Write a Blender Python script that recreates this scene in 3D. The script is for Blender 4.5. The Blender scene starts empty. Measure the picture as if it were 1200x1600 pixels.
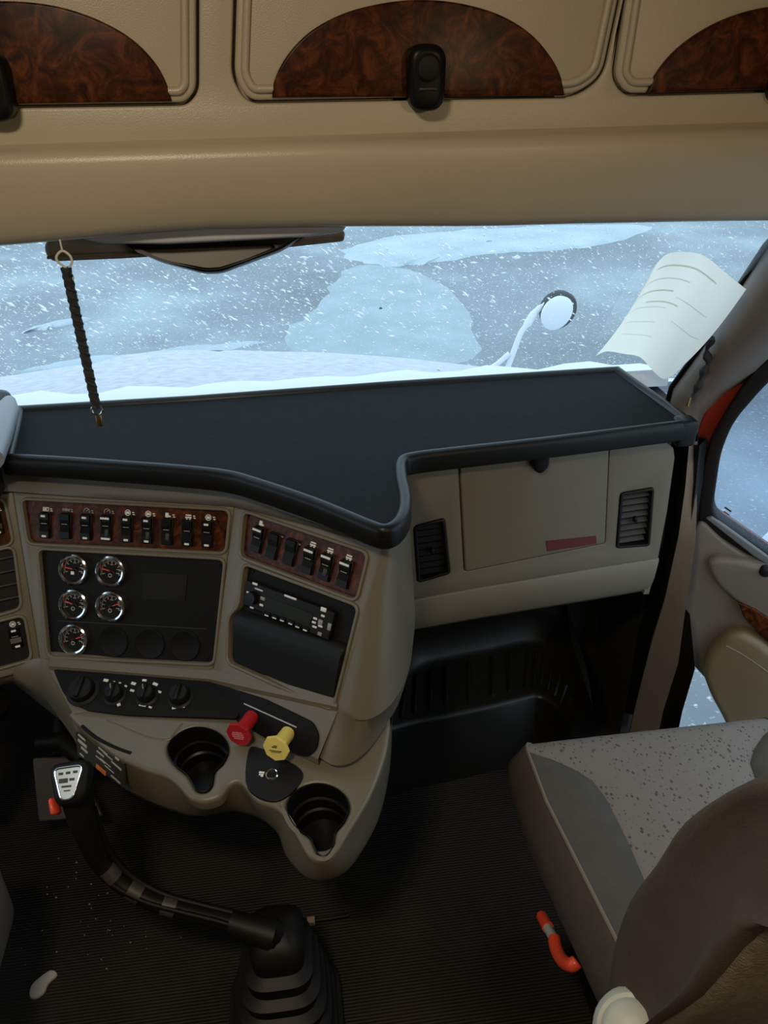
import bpy, bmesh, math, random
from mathutils import Vector as V3, Matrix

random.seed(7)
SC = bpy.context.scene
COL = SC.collection

# ------------------------------------------------------------------ camera
H = 1.6
F = 1290.0
PITCH, YAW, ROLL = math.radians(30), math.radians(7), math.radians(1)
CAM = V3((0, 0, H))
fw = V3((math.sin(YAW)*math.cos(PITCH), math.cos(YAW)*math.cos(PITCH), -math.sin(PITCH)))
_r0 = V3((math.cos(YAW), -math.sin(YAW), 0))
_u0 = _r0.cross(fw)
rt = _r0*math.cos(ROLL) - _u0*math.sin(ROLL)
up = rt.cross(fw)
cd = bpy.data.cameras.new('camera')
cd.sensor_fit = 'AUTO'; cd.sensor_width = 36.0; cd.lens = F/1600*36
cd.clip_start = 0.02; cd.clip_end = 200
cam = bpy.data.objects.new('camera', cd); COL.objects.link(cam)
m = Matrix((rt, up, -fw)).transposed().to_4x4(); m.translation = CAM
cam.matrix_world = m
SC.camera = cam

# ------------------------------------------------------------------ light
SC.view_settings.view_transform = 'Standard'
SC.view_settings.look = 'None'
SC.view_settings.exposure = 0.0
SC.view_settings.gamma = 1.0
SC.view_settings.use_curve_mapping = False
w = bpy.data.worlds.new('overcast'); SC.world = w; w.use_nodes = True
bg = w.node_tree.nodes['Background']
bg.inputs[0].default_value = (0.68, 0.86, 1.0, 1); bg.inputs[1].default_value = 1.75
ld = bpy.data.lights.new('dome_lamp', 'AREA'); ld.shape = 'DISK'; ld.size = 0.22
ld.energy = 13.0; ld.color = (1.0, 0.86, 0.64)
lo = bpy.data.objects.new('dome_lamp', ld); COL.objects.link(lo); lo.location = (-0.3, 0.05, 2.04)
l2 = bpy.data.lights.new('bunk_lamp', 'AREA'); l2.shape = 'DISK'; l2.size = 0.10; l2.energy = 2.6; l2.color = (1.0, 0.76, 0.45)
lo2 = bpy.data.objects.new('bunk_lamp', l2); COL.objects.link(lo2); lo2.location = (0.62, -0.45, 1.75)
lo2.rotation_euler = (math.radians(48), 0, 0)
SC.cycles.use_denoising = True
SC.cycles.max_bounces = 8

# ------------------------------------------------------------------ rays: photograph measurements -> points on real planes
def ray(x, y): return fw + rt*((x-600)/F) - up*((y-800)/F)
def atz(x, y, z):
    d = ray(x, y); return CAM + d*((z-H)/d.z)
def aty(x, y, Y):
    d = ray(x, y); return CAM + d*(Y/d.y)
def atx(x, y, X):
    d = ray(x, y); return CAM + d*(X/d.x)

class PL:
    """a plane with a 2-D frame: ux along it, uy up it, n out of it"""
    def __init__(s, O, ux, n):
        s.O = V3(O); s.n = V3(n).normalized()
        ux = V3(ux); s.ux = (ux - s.n*ux.dot(s.n)).normalized(); s.uy = s.n.cross(s.ux)
    def hit(s, x, y):
        d = ray(x, y); return CAM + d*((s.O-CAM).dot(s.n)/d.dot(s.n))
    def p(s, x, y):
        q = s.hit(x, y) - s.O; return (q.dot(s.ux), q.dot(s.uy))
    def w(s, u, v, d=0): return s.O + s.ux*u + s.uy*v + s.n*d
    def px(s, pts): return [s.p(*q) for q in pts]

# ------------------------------------------------------------------ materials
def mat(name, col, rough=0.5, metal=0.0, spec=0.5, noise=0.0, nscale=20, bump=0.0, bscale=300, coat=0.0, col2=None, emit=0):
    M = bpy.data.materials.new(name); M.use_nodes = True
    N = M.node_tree.nodes; L = M.node_tree.links
    b = N['Principled BSDF']
    b.inputs['Base Color'].default_value = (*col, 1); b.inputs['Roughness'].default_value = rough
    b.inputs['Metallic'].default_value = metal; b.inputs['Specular IOR Level'].default_value = spec
    b.inputs['Coat Weight'].default_value = coat
    if noise or bump or col2:
        tc = N.new('ShaderNodeTexCoord')
    if noise or col2:
        n = N.new('ShaderNodeTexNoise'); n.inputs['Scale'].default_value = nscale; n.inputs['Detail'].default_value = 5
        L.new(tc.outputs['Object'], n.inputs['Vector'])
        r = N.new('ShaderNodeValToRGB')
        c2 = col2 or tuple(max(0, c*(1-noise)) for c in col)
        r.color_ramp.elements[0].position = 0.35; r.color_ramp.elements[0].color = (*c2, 1)
        r.color_ramp.elements[1].position = 0.65; r.color_ramp.elements[1].color = (*col, 1)
        L.new(n.outputs['Fac'], r.inputs['Fac']); L.new(r.outputs['Color'], b.inputs['Base Color'])
    if bump:
        n2 = N.new('ShaderNodeTexNoise'); n2.inputs['Scale'].default_value = bscale; n2.inputs['Detail'].default_value = 3
        L.new(tc.outputs['Object'], n2.inputs['Vector'])
        bp = N.new('ShaderNodeBump'); bp.inputs['Strength'].default_value = bump; bp.inputs['Distance'].default_value = 0.002
        L.new(n2.outputs['Fac'], bp.inputs['Height']); L.new(bp.outputs['Normal'], b.inputs['Normal'])
    return M

TAN = mat('tan_plastic', (0.138, 0.114, 0.077), 0.40, noise=0.06, nscale=8, bump=0.15, bscale=700)
HEAD = mat('header_plastic', (0.42, 0.355, 0.25), 0.34, noise=0.05, nscale=6, bump=0.15, bscale=600)
DOORT = mat('door_plastic', (0.16, 0.130, 0.108), 0.55, noise=0.08, nscale=8, bump=0.15, bscale=500)
ARMT = mat('armrest_vinyl', (0.185, 0.135, 0.070), 0.5, noise=0.08, nscale=10, bump=0.2, bscale=300)
BLK = mat('black_plastic', (0.0075, 0.0065, 0.006), 0.5, spec=0.2, bump=0.1, bscale=500)
BLKG = mat('black_gloss', (0.006, 0.0055, 0.005), 0.35, spec=0.15)
MATTE = mat('black_panel', (0.006, 0.0055, 0.005), 0.6, spec=0.15)
VINYL = mat('shelf_vinyl', (0.0075, 0.0075, 0.008), 0.8, spec=0.12, noise=0.25, nscale=60, bump=0.5, bscale=400)
RIM = mat('shelf_rim', (0.007, 0.0065, 0.006), 0.38, spec=0.25, bump=0.1, bscale=300)
RUB = mat('dark_rubber', (0.010, 0.008, 0.007), 0.5, spec=0.25, noise=0.3, nscale=14)
CHROME = mat('chrome', (0.75, 0.76, 0.78), 0.12, metal=1.0)
WHITE = mat('white_print', (0.72, 0.72, 0.68), 0.5)
DIM = mat('grey_print', (0.25, 0.24, 0.22), 0.5)
SMOKE = mat('grey_rocker', (0.045, 0.042, 0.037), 0.5, spec=.3)
REDN = mat('needle_red', (0.60, 0.045, 0.02), 0.4)
RED = mat('red_plastic', (0.42, 0.012, 0.018), 0.4)
ORED = mat('orange_red_plastic', (0.75, 0.07, 0.025), 0.35)
YEL = mat('yellow_plastic', (0.78, 0.62, 0.16), 0.42)
GREYP = mat('grey_plastic', (0.38, 0.38, 0.36), 0.45)
PALE = mat('pale_plastic', (0.50, 0.50, 0.42), 0.45, noise=0.1, nscale=15)
LCD = mat('radio_display', (0.014, 0.016, 0.009), 0.45, spec=0.12)
REFL = mat('red_reflector', (0.10, 0.014, 0.018), 0.4)
CARRED = mat('red_paint', (0.24, 0.020, 0.009), 0.35, coat=0.3)
BROWNB = mat('brown_vinyl', (0.22, 0.165, 0.12), 0.5, noise=0.15)
BLUEG = mat('visor_grey', (0.42, 0.42, 0.43), 0.5)
BRASS = mat('brass', (0.42, 0.28, 0.10), 0.3, metal=1.0)
ROPE = mat('black_cord', (0.014, 0.013, 0.012), 0.7, bump=0.6, bscale=400)
STRING = mat('pale_string', (0.55, 0.52, 0.44), 0.6)
ORANGE = mat('orange_print', (0.65, 0.16, 0.04), 0.5)
SNOW = mat('snow', (0.86, 0.90, 0.94), 0.8, bump=0.4, bscale=60)
FLAKE = mat('snowflake', (0.9, 0.93, 0.96), 0.8)
SLUSH = mat('slush', (0.50, 0.60, 0.66), 0.6, col2=(0.38, 0.47, 0.53), nscale=1.3, bump=0.5, bscale=20)
HOODM = mat('hood_snow_glaze', (0.68, 0.70, 0.78), 0.6, col2=(0.50, 0.52, 0.60), nscale=34, bump=0.4, bscale=60)
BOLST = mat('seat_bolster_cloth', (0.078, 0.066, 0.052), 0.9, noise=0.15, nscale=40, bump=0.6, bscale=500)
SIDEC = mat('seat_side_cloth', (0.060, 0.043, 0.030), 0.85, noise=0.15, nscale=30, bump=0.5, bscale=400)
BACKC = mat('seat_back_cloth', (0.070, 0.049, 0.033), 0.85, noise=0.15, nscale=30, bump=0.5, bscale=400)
CARPET = mat('tan_carpet', (0.20, 0.15, 0.09), 0.95, noise=0.3, nscale=90, bump=0.9, bscale=300)
CEIL = mat('headliner', (0.42, 0.36, 0.27), 0.9, noise=0.05)
WALLM = mat('sleeper_wall', (0.26, 0.21, 0.15), 0.9, noise=0.05)
DARK = mat('dark_liner', (0.012, 0.010, 0.009), 0.8, noise=0.2)

def wood():
    M = mat('burl_wood', (0.1, 0.03, 0.01), 0.3, coat=0.0, spec=0.12)
    N = M.node_tree.nodes; L = M.node_tree.links; b = N['Principled BSDF']
    tc = N.new('ShaderNodeTexCoord')
    n = N.new('ShaderNodeTexNoise'); n.inputs['Scale'].default_value = 28; n.inputs['Detail'].default_value = 8
    n.inputs['Distortion'].default_value = 2.2; n.inputs['Roughness'].default_value = 0.65
    L.new(tc.outputs['Object'], n.inputs['Vector'])
    r = N.new('ShaderNodeValToRGB'); e = r.color_ramp.elements
    e[0].position = 0.33; e[0].color = (0.010, 0.0035, 0.002, 1)
    e[1].position = 0.72; e[1].color = (0.150, 0.040, 0.010, 1)
    k = e.new(0.5); k.color = (0.048, 0.0125, 0.004, 1)
    L.new(n.outputs['Fac'], r.inputs['Fac']); L.new(r.outputs['Color'], b.inputs['Base Color'])
    return M
WOOD = wood()

def glass(name, tint, film, rough=0.02, filmcol=(0.75, 0.84, 0.9)):
    """window glass: clear tint, mirror reflection at grazing angles, a little dirt film"""
    M = bpy.data.materials.new(name); M.use_nodes = True
    N = M.node_tree.nodes; L = M.node_tree.links; N.clear()
    o = N.new('ShaderNodeOutputMaterial')
    t = N.new('ShaderNodeBsdfTransparent'); t.inputs[0].default_value = (*tint, 1)
    g = N.new('ShaderNodeBsdfGlossy'); g.inputs['Roughness'].default_value = rough
    lw = N.new('ShaderNodeLayerWeight'); lw.inputs[0].default_value = 0.5
    pw = N.new('ShaderNodeMath'); pw.operation = 'POWER'; pw.inputs[1].default_value = 5; L.new(lw.outputs['Facing'], pw.inputs[0])
    fr = N.new('ShaderNodeMath'); fr.operation = 'MULTIPLY_ADD'; fr.inputs[1].default_value = 0.85; fr.inputs[2].default_value = 0.035
    L.new(pw.outputs[0], fr.inputs[0])
    mx = N.new('ShaderNodeMixShader'); L.new(fr.outputs[0], mx.inputs[0]); L.new(t.outputs[0], mx.inputs[1]); L.new(g.outputs[0], mx.inputs[2])
    tl = N.new('ShaderNodeBsdfTranslucent'); tl.inputs[0].default_value = (*filmcol, 1)
    m2 = N.new('ShaderNodeMixShader'); m2.inputs[0].default_value = film
    L.new(mx.outputs[0], m2.inputs[1]); L.new(tl.outputs[0], m2.inputs[2]); L.new(m2.outputs[0], o.inputs[0])
    return M
WGLASS = glass('windshield_glass', (0.90, 0.95, 0.97), 0.08)
DGLASS = glass('door_glass', (0.80, 0.84, 0.90), 0.03)

def floor_mat():
    M = mat('ribbed_floor_rubber', (0.021, 0.017, 0.013), 0.6, spec=0.2)
    N = M.node_tree.nodes; L = M.node_tree.links; b = N['Principled BSDF']
    tc = N.new('ShaderNodeTexCoord')
    wv = N.new('ShaderNodeTexWave'); wv.wave_type = 'BANDS'; wv.bands_direction = 'Y'; wv.inputs['Scale'].default_value = 48
    wv.inputs['Distortion'].default_value = 0.0
    L.new(tc.outputs['Object'], wv.inputs['Vector'])
    bp = N.new('ShaderNodeBump'); bp.inputs['Strength'].default_value = 0.45; bp.inputs['Distance'].default_value = 0.003
    L.new(wv.outputs['Fac'], bp.inputs['Height']); L.new(bp.outputs['Normal'], b.inputs['Normal'])
    n = N.new('ShaderNodeTexNoise'); n.inputs['Scale'].default_value = 4; n.inputs['Detail'].default_value = 6
    L.new(tc.outputs['Object'], n.inputs['Vector'])
    r = N.new('ShaderNodeValToRGB'); r.color_ramp.elements[0].position = 0.3; r.color_ramp.elements[1].position = 0.75
    r.color_ramp.elements[0].color = (0.009, 0.007, 0.0055, 1); r.color_ramp.elements[1].color = (0.024, 0.019, 0.0145, 1)
    L.new(n.outputs['Fac'], r.inputs['Fac']); L.new(r.outputs['Color'], b.inputs['Base Color'])
    return M
FLOORM = floor_mat()

def asphalt():
    M = mat('wet_asphalt', (0.2, 0.22, 0.25), 0.55)
    N = M.node_tree.nodes; L = M.node_tree.links; b = N['Principled BSDF']
    tc = N.new('ShaderNodeTexCoord')
    n = N.new('ShaderNodeTexNoise'); n.inputs['Scale'].default_value = 0.33; n.inputs['Detail'].default_value = 7; n.inputs['Roughness'].default_value = 0.6
    mp = N.new('ShaderNodeMapping'); mp.inputs['Location'].default_value = (3.1, 1.7, 0); mp.inputs['Scale'].default_value = (1, 0.8, 1)
    L.new(tc.outputs['Object'], mp.inputs[0]); L.new(mp.outputs[0], n.inputs['Vector'])
    r = N.new('ShaderNodeValToRGB'); e = r.color_ramp.elements
    e[0].position = 0.36; e[0].color = (0.115, 0.145, 0.165, 1)
    e[1].position = 0.70; e[1].color = (0.36, 0.45, 0.50, 1)
    k = e.new(0.52); k.color = (0.195, 0.24, 0.275, 1)
    n2 = N.new('ShaderNodeTexNoise'); n2.inputs['Scale'].default_value = 30; n2.inputs['Detail'].default_value = 3
    L.new(tc.outputs['Object'], n2.inputs['Vector'])
    r2 = N.new('ShaderNodeValToRGB'); r2.color_ramp.elements[0].position = 0.60; r2.color_ramp.elements[1].position = 0.72
    L.new(n2.outputs['Fac'], r2.inputs['Fac'])
    mx = N.new('ShaderNodeMix'); mx.data_type = 'RGBA'
    L.new(r2.outputs['Color'], mx.inputs[0]); L.new(n.outputs['Fac'], r.inputs['Fac'])
    L.new(r.outputs['Color'], mx.inputs[6]); mx.inputs[7].default_value = (0.55, 0.6, 0.64, 1)
    L.new(mx.outputs[2], b.inputs['Base Color'])
    return M
ASPH = asphalt()

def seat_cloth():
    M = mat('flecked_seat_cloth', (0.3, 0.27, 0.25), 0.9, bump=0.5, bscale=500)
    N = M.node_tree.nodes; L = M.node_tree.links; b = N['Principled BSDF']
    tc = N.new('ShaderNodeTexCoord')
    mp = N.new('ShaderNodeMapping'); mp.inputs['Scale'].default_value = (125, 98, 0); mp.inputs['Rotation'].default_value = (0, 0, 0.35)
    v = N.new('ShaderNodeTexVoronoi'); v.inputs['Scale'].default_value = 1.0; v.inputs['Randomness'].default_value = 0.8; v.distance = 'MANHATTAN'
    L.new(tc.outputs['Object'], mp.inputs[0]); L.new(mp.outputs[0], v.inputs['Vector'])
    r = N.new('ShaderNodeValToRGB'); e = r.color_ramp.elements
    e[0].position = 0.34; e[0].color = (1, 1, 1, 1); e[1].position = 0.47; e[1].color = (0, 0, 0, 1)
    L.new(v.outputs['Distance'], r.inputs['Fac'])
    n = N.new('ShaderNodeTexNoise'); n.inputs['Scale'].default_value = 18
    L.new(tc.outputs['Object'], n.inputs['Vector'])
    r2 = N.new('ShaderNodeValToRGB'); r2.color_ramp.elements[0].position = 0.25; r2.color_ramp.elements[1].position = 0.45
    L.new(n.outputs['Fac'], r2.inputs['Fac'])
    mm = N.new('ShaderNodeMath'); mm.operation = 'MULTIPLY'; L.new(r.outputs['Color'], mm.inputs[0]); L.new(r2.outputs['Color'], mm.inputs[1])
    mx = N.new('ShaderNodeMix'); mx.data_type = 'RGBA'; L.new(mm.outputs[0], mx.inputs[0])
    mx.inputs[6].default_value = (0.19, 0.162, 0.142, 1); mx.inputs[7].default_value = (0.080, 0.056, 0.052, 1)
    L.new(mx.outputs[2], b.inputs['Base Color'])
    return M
SEATC = seat_cloth()

def paper_mat(k=1):
    M = bpy.data.materials.new('paper'); M.use_nodes = True
    N = M.node_tree.nodes; L = M.node_tree.links; b = N['Principled BSDF']; o = N['Material Output']
    b.inputs['Base Color'].default_value = (0.88*k, 0.82*k, 0.70*k, 1); b.inputs['Roughness'].default_value = 0.7
    t = N.new('ShaderNodeBsdfTranslucent'); t.inputs[0].default_value = (0.92*k, 0.87*k, 0.77*k, 1)
    mx = N.new('ShaderNodeMixShader'); mx.inputs[0].default_value = 0.8
    L.new(b.outputs[0], mx.inputs[1]); L.new(t.outputs[0], mx.inputs[2]); L.new(mx.outputs[0], o.inputs[0])
    return M
PAPER = paper_mat()
INK = paper_mat(.80)
INKB = mat('black_ink', (0.03, 0.028, 0.02), 0.6)

# ------------------------------------------------------------------ mesh helpers
ORG = {}
def thing(name, label, cat, loc, group=None):
    o = bpy.data.objects.new(name, None); COL.objects.link(o); o.location = loc; o.empty_display_size = 0.05
    o['label'] = label; o['category'] = cat
    if group: o['group'] = group
    ORG[o] = V3(loc); return o

def tag(o, label, cat, group=None, kind=None):
    o['label'] = label; o['category'] = cat
    if group: o['group'] = group
    if kind: o['kind'] = kind
    return o

def mk(name, verts, faces, material, parent=None, smooth=False, label=None, kind=None):
    verts = [V3(v) for v in verts]
    c = V3([(min(v[i] for v in verts)+max(v[i] for v in verts))/2 for i in range(3)])
    me = bpy.data.meshes.new(name); me.from_pydata([tuple(v-c) for v in verts], [], faces); me.materials.append(material)
    bm = bmesh.new(); bm.from_mesh(me); bmesh.ops.recalc_face_normals(bm, faces=bm.faces); bm.to_mesh(me); bm.free()
    if smooth: me.polygons.foreach_set('use_smooth', [True]*len(me.polygons))
    o = bpy.data.objects.new(name, me); COL.objects.link(o)
    ORG[o] = c
    if parent:
        o.parent = parent; o.location = c - ORG[parent]
    else: o.location = c
    if label: o['label'] = label
    if kind: o['kind'] = kind
    return o

def autosmooth(o, ang=40):
    me = o.data
    me.polygons.foreach_set('use_smooth', [True]*len(me.polygons))
    bm = bmesh.new(); bm.from_mesh(me)
    for e in bm.edges:
        if len(e.link_faces) == 2 and e.calc_face_angle(0) > math.radians(ang): e.smooth = False
    bm.to_mesh(me); bm.free(); return o

def fillet(pts, r, seg=4):
    out = []; n = len(pts)
    for i in range(n):
        a, b, c = [V3((*q, 0)) if len(q) == 2 else V3(q) for q in (pts[i-1], pts[i], pts[(i+1) % n])]
        d = min(r, (a-b).length*.45, (c-b).length*.45)
        p0 = b+(a-b).normalized()*d; p1 = b+(c-b).normalized()*d
        for k in range(seg+1):
            t = k/seg; q = p0*(1-t)**2 + b*2*t*(1-t) + p1*t*t
            out.append((q.x, q.y))
    return out

def crom(pts, n=6, closed=True):
    P = [V3(q) if len(q) == 3 else V3((q[0], q[1], 0)) for q in pts]; N = len(P); out = []
    rng = range(N) if closed else range(N-1)
    for i in rng:
        if closed: a, b, c, d = P[i-1], P[i], P[(i+1) % N], P[(i+2) % N]
        else: a, b, c, d = P[max(i-1, 0)], P[i], P[i+1], P[min(i+2, N-1)]
        for k in range(n):
            t = k/n
            out.append(((b*2)+(c-a)*t+(a*2-b*5+c*4-d)*t*t+(b*3-a-c*3+d)*t**3)*.5)
    if not closed: out.append(P[-1])
    return out if len(pts[0]) == 3 else [(q.x, q.y) for q in out]

def area2(p): return sum(p[i-1][0]*p[i][1]-p[i][0]*p[i-1][1] for i in range(len(p)))/2
def off2(p, d):
    """outward offset of a dense closed 2-D outline"""
    s = 1 if area2(p) > 0 else -1; n = len(p); out = []
    q = [p[i] for i in range(n) if math.dist(p[i], p[i-1]) > 1e-7]; n = len(q)
    for i in range(n):
        a, b, c = V3((*q[i-1], 0)), V3((*q[i], 0)), V3((*q[(i+1) % n], 0))
        t1 = (b-a).normalized(); t2 = (c-b).normalized()
        m_ = V3((t1.y+t2.y, -t1.x-t2.x, 0)); L = m_.length
        if L < 1e-6: m_ = V3((t1.y, -t1.x, 0)); L = 1
        m_ /= L; k = max(.5, m_.dot(V3((t1.y, -t1.x, 0))))
        r = b + m_*(s*d/k); out.append((r.x, r.y))
    return out

def fill2(polys):
    cu = bpy.data.curves.new('tmp', 'CURVE'); cu.dimensions = '2D'; cu.fill_mode = 'BOTH'
    for poly in polys:
        sp = cu.splines.new('POLY'); sp.points.add(len(poly)-1); sp.use_cyclic_u = True
        for i, q in enumerate(poly): sp.points[i].co = (q[0], q[1], 0, 1)
    to = bpy.data.objects.new('tmp', cu)
    me = bpy.data.meshes.new_from_object(to)
    vs = [(v.co.x, v.co.y) for v in me.vertices]; fs = [tuple(p.vertices) for p in me.polygons]
    bpy.data.objects.remove(to); bpy.data.curves.remove(cu); bpy.data.meshes.remove(me)
    return vs, fs

def plate(name, pl, outer, holes, thick, material, parent=None, front=0.0, bevel=0.0, seg=2, label=None, kind=None):
    """a slab filling outline(s) given in the plane's own 2-D frame, its face 'front' above the plane, front edges rounded"""
    outers = outer if isinstance(outer[0][0], (tuple, list)) else [outer]
    loops = [(p, 1) for p in outers] + [(p, -1) for p in holes]
    prof_ = [(0, front-thick), (0, front-bevel)]
    if bevel:
        prof_ = [(0, front-thick)] + [(bevel*(1-math.cos(k*math.pi/2/(seg+1))), front-bevel*(1-math.sin(k*math.pi/2/(seg+1)))) for k in range(seg+2)]
    vs, fs = [], []
    for p, sg in loops:
        n0 = len(vs); n = None
        for d, h in prof_:
            o_ = off2(p, -sg*d) if d else off2(p, 0)
            n = len(o_); vs += [pl.w(u, v, h) for u, v in o_]
        for i in range(len(prof_)-1):
            for j in range(n):
                k = (j+1) % n; fs.append((n0+i*n+j, n0+i*n+k, n0+(i+1)*n+k, n0+(i+1)*n+j))
    for d, h in (prof_[-1], prof_[0]):
        v2, f2 = fill2([off2(p, -sg*d) for p, sg in loops]); n0 = len(vs)
        vs += [pl.w(u, v, h) for u, v in v2]; fs += [tuple(n0+i for i in f) for f in f2]
    o = mk(name, vs, fs, material, parent, label=label, kind=kind)
    bm = bmesh.new(); bm.from_mesh(o.data); bmesh.ops.remove_doubles(bm, verts=bm.verts, dist=2e-6)
    bmesh.ops.recalc_face_normals(bm, faces=bm.faces); bm.to_mesh(o.data); bm.free()
    return autosmooth(o, 35)

def loft(name, rows, material, parent=None, closed=False, cap=False, smooth=True, label=None, kind=None, ang=50):
    n = len(rows[0]); vs = [q for r in rows for q in r]; fs = []
    for i in range(len(rows)-1):
        for j in range(n if closed else n-1):
            k = (j+1) % n
            fs.append((i*n+j, i*n+k, (i+1)*n+k, (i+1)*n+j))
    if cap: fs.append(tuple(range(n))); fs.append(tuple((len(rows)-1)*n+j for j in range(n)))
    o = mk(name, vs, fs, material, parent, label=label, kind=kind)
    return autosmooth(o, ang) if smooth else o

def ring(c, t, r, n, twist=0, e=None):
    t = V3(t).normalized(); a = t.orthogonal().normalized() if e is None else (V3(e)-t*V3(e).dot(t)).normalized(); b = t.cross(a)
    return [V3(c)+a*r*math.cos(twist+2*math.pi*k/n)+b*r*math.sin(twist+2*math.pi*k/n) for k in range(n)]

def tube_data(path, r, n=8, closed=False):
    P = [V3(q) for q in path]; N = len(P); rows = []; e = None
    for i in range(N):
        t = (P[(i+1) % N]-P[i-1]) if closed else (P[min(i+1, N-1)]-P[max(i-1, 0)])
        t.normalize()
        if e is None: e = t.orthogonal()
        e = (e - t*e.dot(t)).normalized()
        rr = r[i] if isinstance(r, (list, tuple)) else r
        rows.append(ring(P[i], t, rr, n, 0, e))
    if closed: rows.append(rows[0])
    return rows
def tube(name, path, r, material, parent=None, n=8, closed=False, label=None):
    return loft(name, tube_data(path, r, n, closed), material, parent, closed=True, cap=not closed, label=label)

def lathe(name, c, axis, prof, material, parent=None, n=24, label=None, ex=None):
    """prof: (radius, height along axis)"""
    ax = V3(axis).normalized()
    rows = [ring(V3(c)+ax*h, ax, max(r, 1e-5), n, 0, ex) for r, h in prof]
    return loft(name, rows, material, parent, closed=True, cap=True, label=label, ang=35)

def rbox(name, lo_, hi_, material, parent=None, bev=0.004, seg=2, label=None, kind=None, M=None):
    bm = bmesh.new(); bmesh.ops.create_cube(bm, size=1)
    for v in bm.verts: v.co = V3([(lo_[i]+hi_[i])/2 + v.co[i]*(hi_[i]-lo_[i]) for i in range(3)])
    if bev: bmesh.ops.bevel(bm, geom=bm.edges[:], offset=bev, segments=seg, affect='EDGES', profile=0.5)
    vs = [(M @ v.co if M else v.co.copy()) for v in bm.verts]; bm.verts.index_update()
    fs = [tuple(v.index for v in f.verts) for f in bm.faces]; bm.free()
    o = mk(name, vs, fs, material, parent, label=label, kind=kind)
    return autosmooth(o, 50) if bev else o

def pbox(name, pl, u, v, wd, ht, d0, d1, material, parent=None, bev=0.0, rot=0, label=None):
    """a small box standing on a plane"""
    ux = pl.ux*math.cos(rot)+pl.uy*math.sin(rot); uy = pl.n.cross(ux)
    M = Matrix((ux, uy, pl.n)).transposed().to_4x4(); M.translation = pl.w(u, v)
    return rbox(name, (-wd/2, -ht/2, d0), (wd/2, ht/2, d1), material, parent, bev, 1, label, None, M)

def bars(name, pl, rects, d, material, parent, t=0.0008, label=None):
    """printed marks: each (u, v, width, height[, rotation]) a thin raised stroke, one mesh"""
    vs = []; fs = []
    for q in rects:
        u, v, a, b = q[:4]; ro = q[4] if len(q) > 4 else 0
        n0 = len(vs)
        for dd in (d-t*3, d+t):
            for sx, sy in ((-1, -1), (1, -1), (1, 1), (-1, 1)):
                x, y = sx*a/2, sy*b/2
                vs.append(pl.w(u+x*math.cos(ro)-y*math.sin(ro), v+x*math.sin(ro)+y*math.cos(ro), dd))
        fs += [(n0+4, n0+5, n0+6, n0+7), (n0, n0+1, n0+2, n0+3)] + [(n0+i, n0+(i+1) % 4, n0+4+(i+1) % 4, n0+4+i) for i in range(4)]
    return mk(name, vs, fs, material, parent, label=label)

def arcbars(cx, cy, r, a0, a1, n, t):
    out = []
    for k in range(n):
        a = a0+(a1-a0)*(k+.5)/n
        out.append((cx+r*math.cos(a), cy+r*math.sin(a), abs(a1-a0)*r/n*1.25, t, a+math.pi/2))
    return out

def lerp(a, b, t): return a+(b-a)*t
def lerprow(r0, r1, t): return [lerp(a, b, t) for a, b in zip(r0, r1)]

# ================================================================== STRUCTURE: the cab shell
rbox('floor', (-1.3, -1.65, -0.06), (0.84, 1.75, 0.0), FLOORM, bev=0, kind='structure')
rbox('ceiling', (-1.32, -1.7, 2.08), (0.92, 1.3, 2.14), CEIL, bev=0, kind='structure')
rbox('wall_back', (-1.32, -1.7, -0.06), (0.92, -1.62, 2.1), WALLM, bev=0, kind='structure')
rbox('wall_front', (-1.32, 1.72, -0.06), (0.84, 1.78, 0.88), DARK, bev=0, kind='structure')
WL = PL((-1.30, 0, 0), (0, 1, 0), (1, 0, 0))
plate('wall_left', WL, [(-1.7, -.06), (1.75, -.06), (1.75, .93), (1.16, 1.45), (1.16, 2.1), (-1.7, 2.1)],
      [fillet([(0.3, .72), (1.45, .72), (1.3, 1.0), (1.02, 1.32), (0.3, 1.32)], .05)], .04, DOORT, kind='structure')
WR = PL((0.86, 0, 0), (0, -1, 0), (-1, 0, 0))
rbox('wall_right_kick', (.80, 1.50, -.06), (.86, 1.76, .88), DARK, bev=0, kind='structure')
plate('wall_right', WR, [(-u, v) for u, v in [(-1.7, -.06), (0.26, -.06), (0.26, 1.32), (1.06, 1.36), (1.16, 1.45), (1.16, 2.1), (-1.7, 2.1)]],
      [], .05, DOORT, kind='structure')

rbox('wall_front_upper', (-1.32, 1.20, 1.44), (.92, 1.24, 2.1), CEIL, bev=0, kind='structure')
# header panel with three cabinet openings
HP = PL((0, 1.10, 0), (1, 0, 0), (0, -1, 0))     # faces the camera
def mirror_px(pts, c): return [(2*c-x, y) for x, y in pts]
door_px = {
    'mid': [(372, -80), (366, 120), (388, 157), (900, 147), (940, 118), (982, -80)],
    'left': [(-275, -60), (-268, 140), (-240, 168), (290, 160), (306, 140), (306, -80)],
    'right': [(990, -80), (960, 120), (978, 146), (1440, 133), (1470, 108), (1490, -80)],
}
doors2 = {k: fillet(HP.px(v), .022, 6) for k, v in door_px.items()}
x0, x1 = -1.28, 0.9
plate('trim_1', HP, [(x0, 1.47), (x1, 1.47), (x1, 2.09), (x0, 2.09)], [off2(doors2[k], .0035) for k in doors2], .014, HEAD, bevel=.003, kind='structure')
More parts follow.
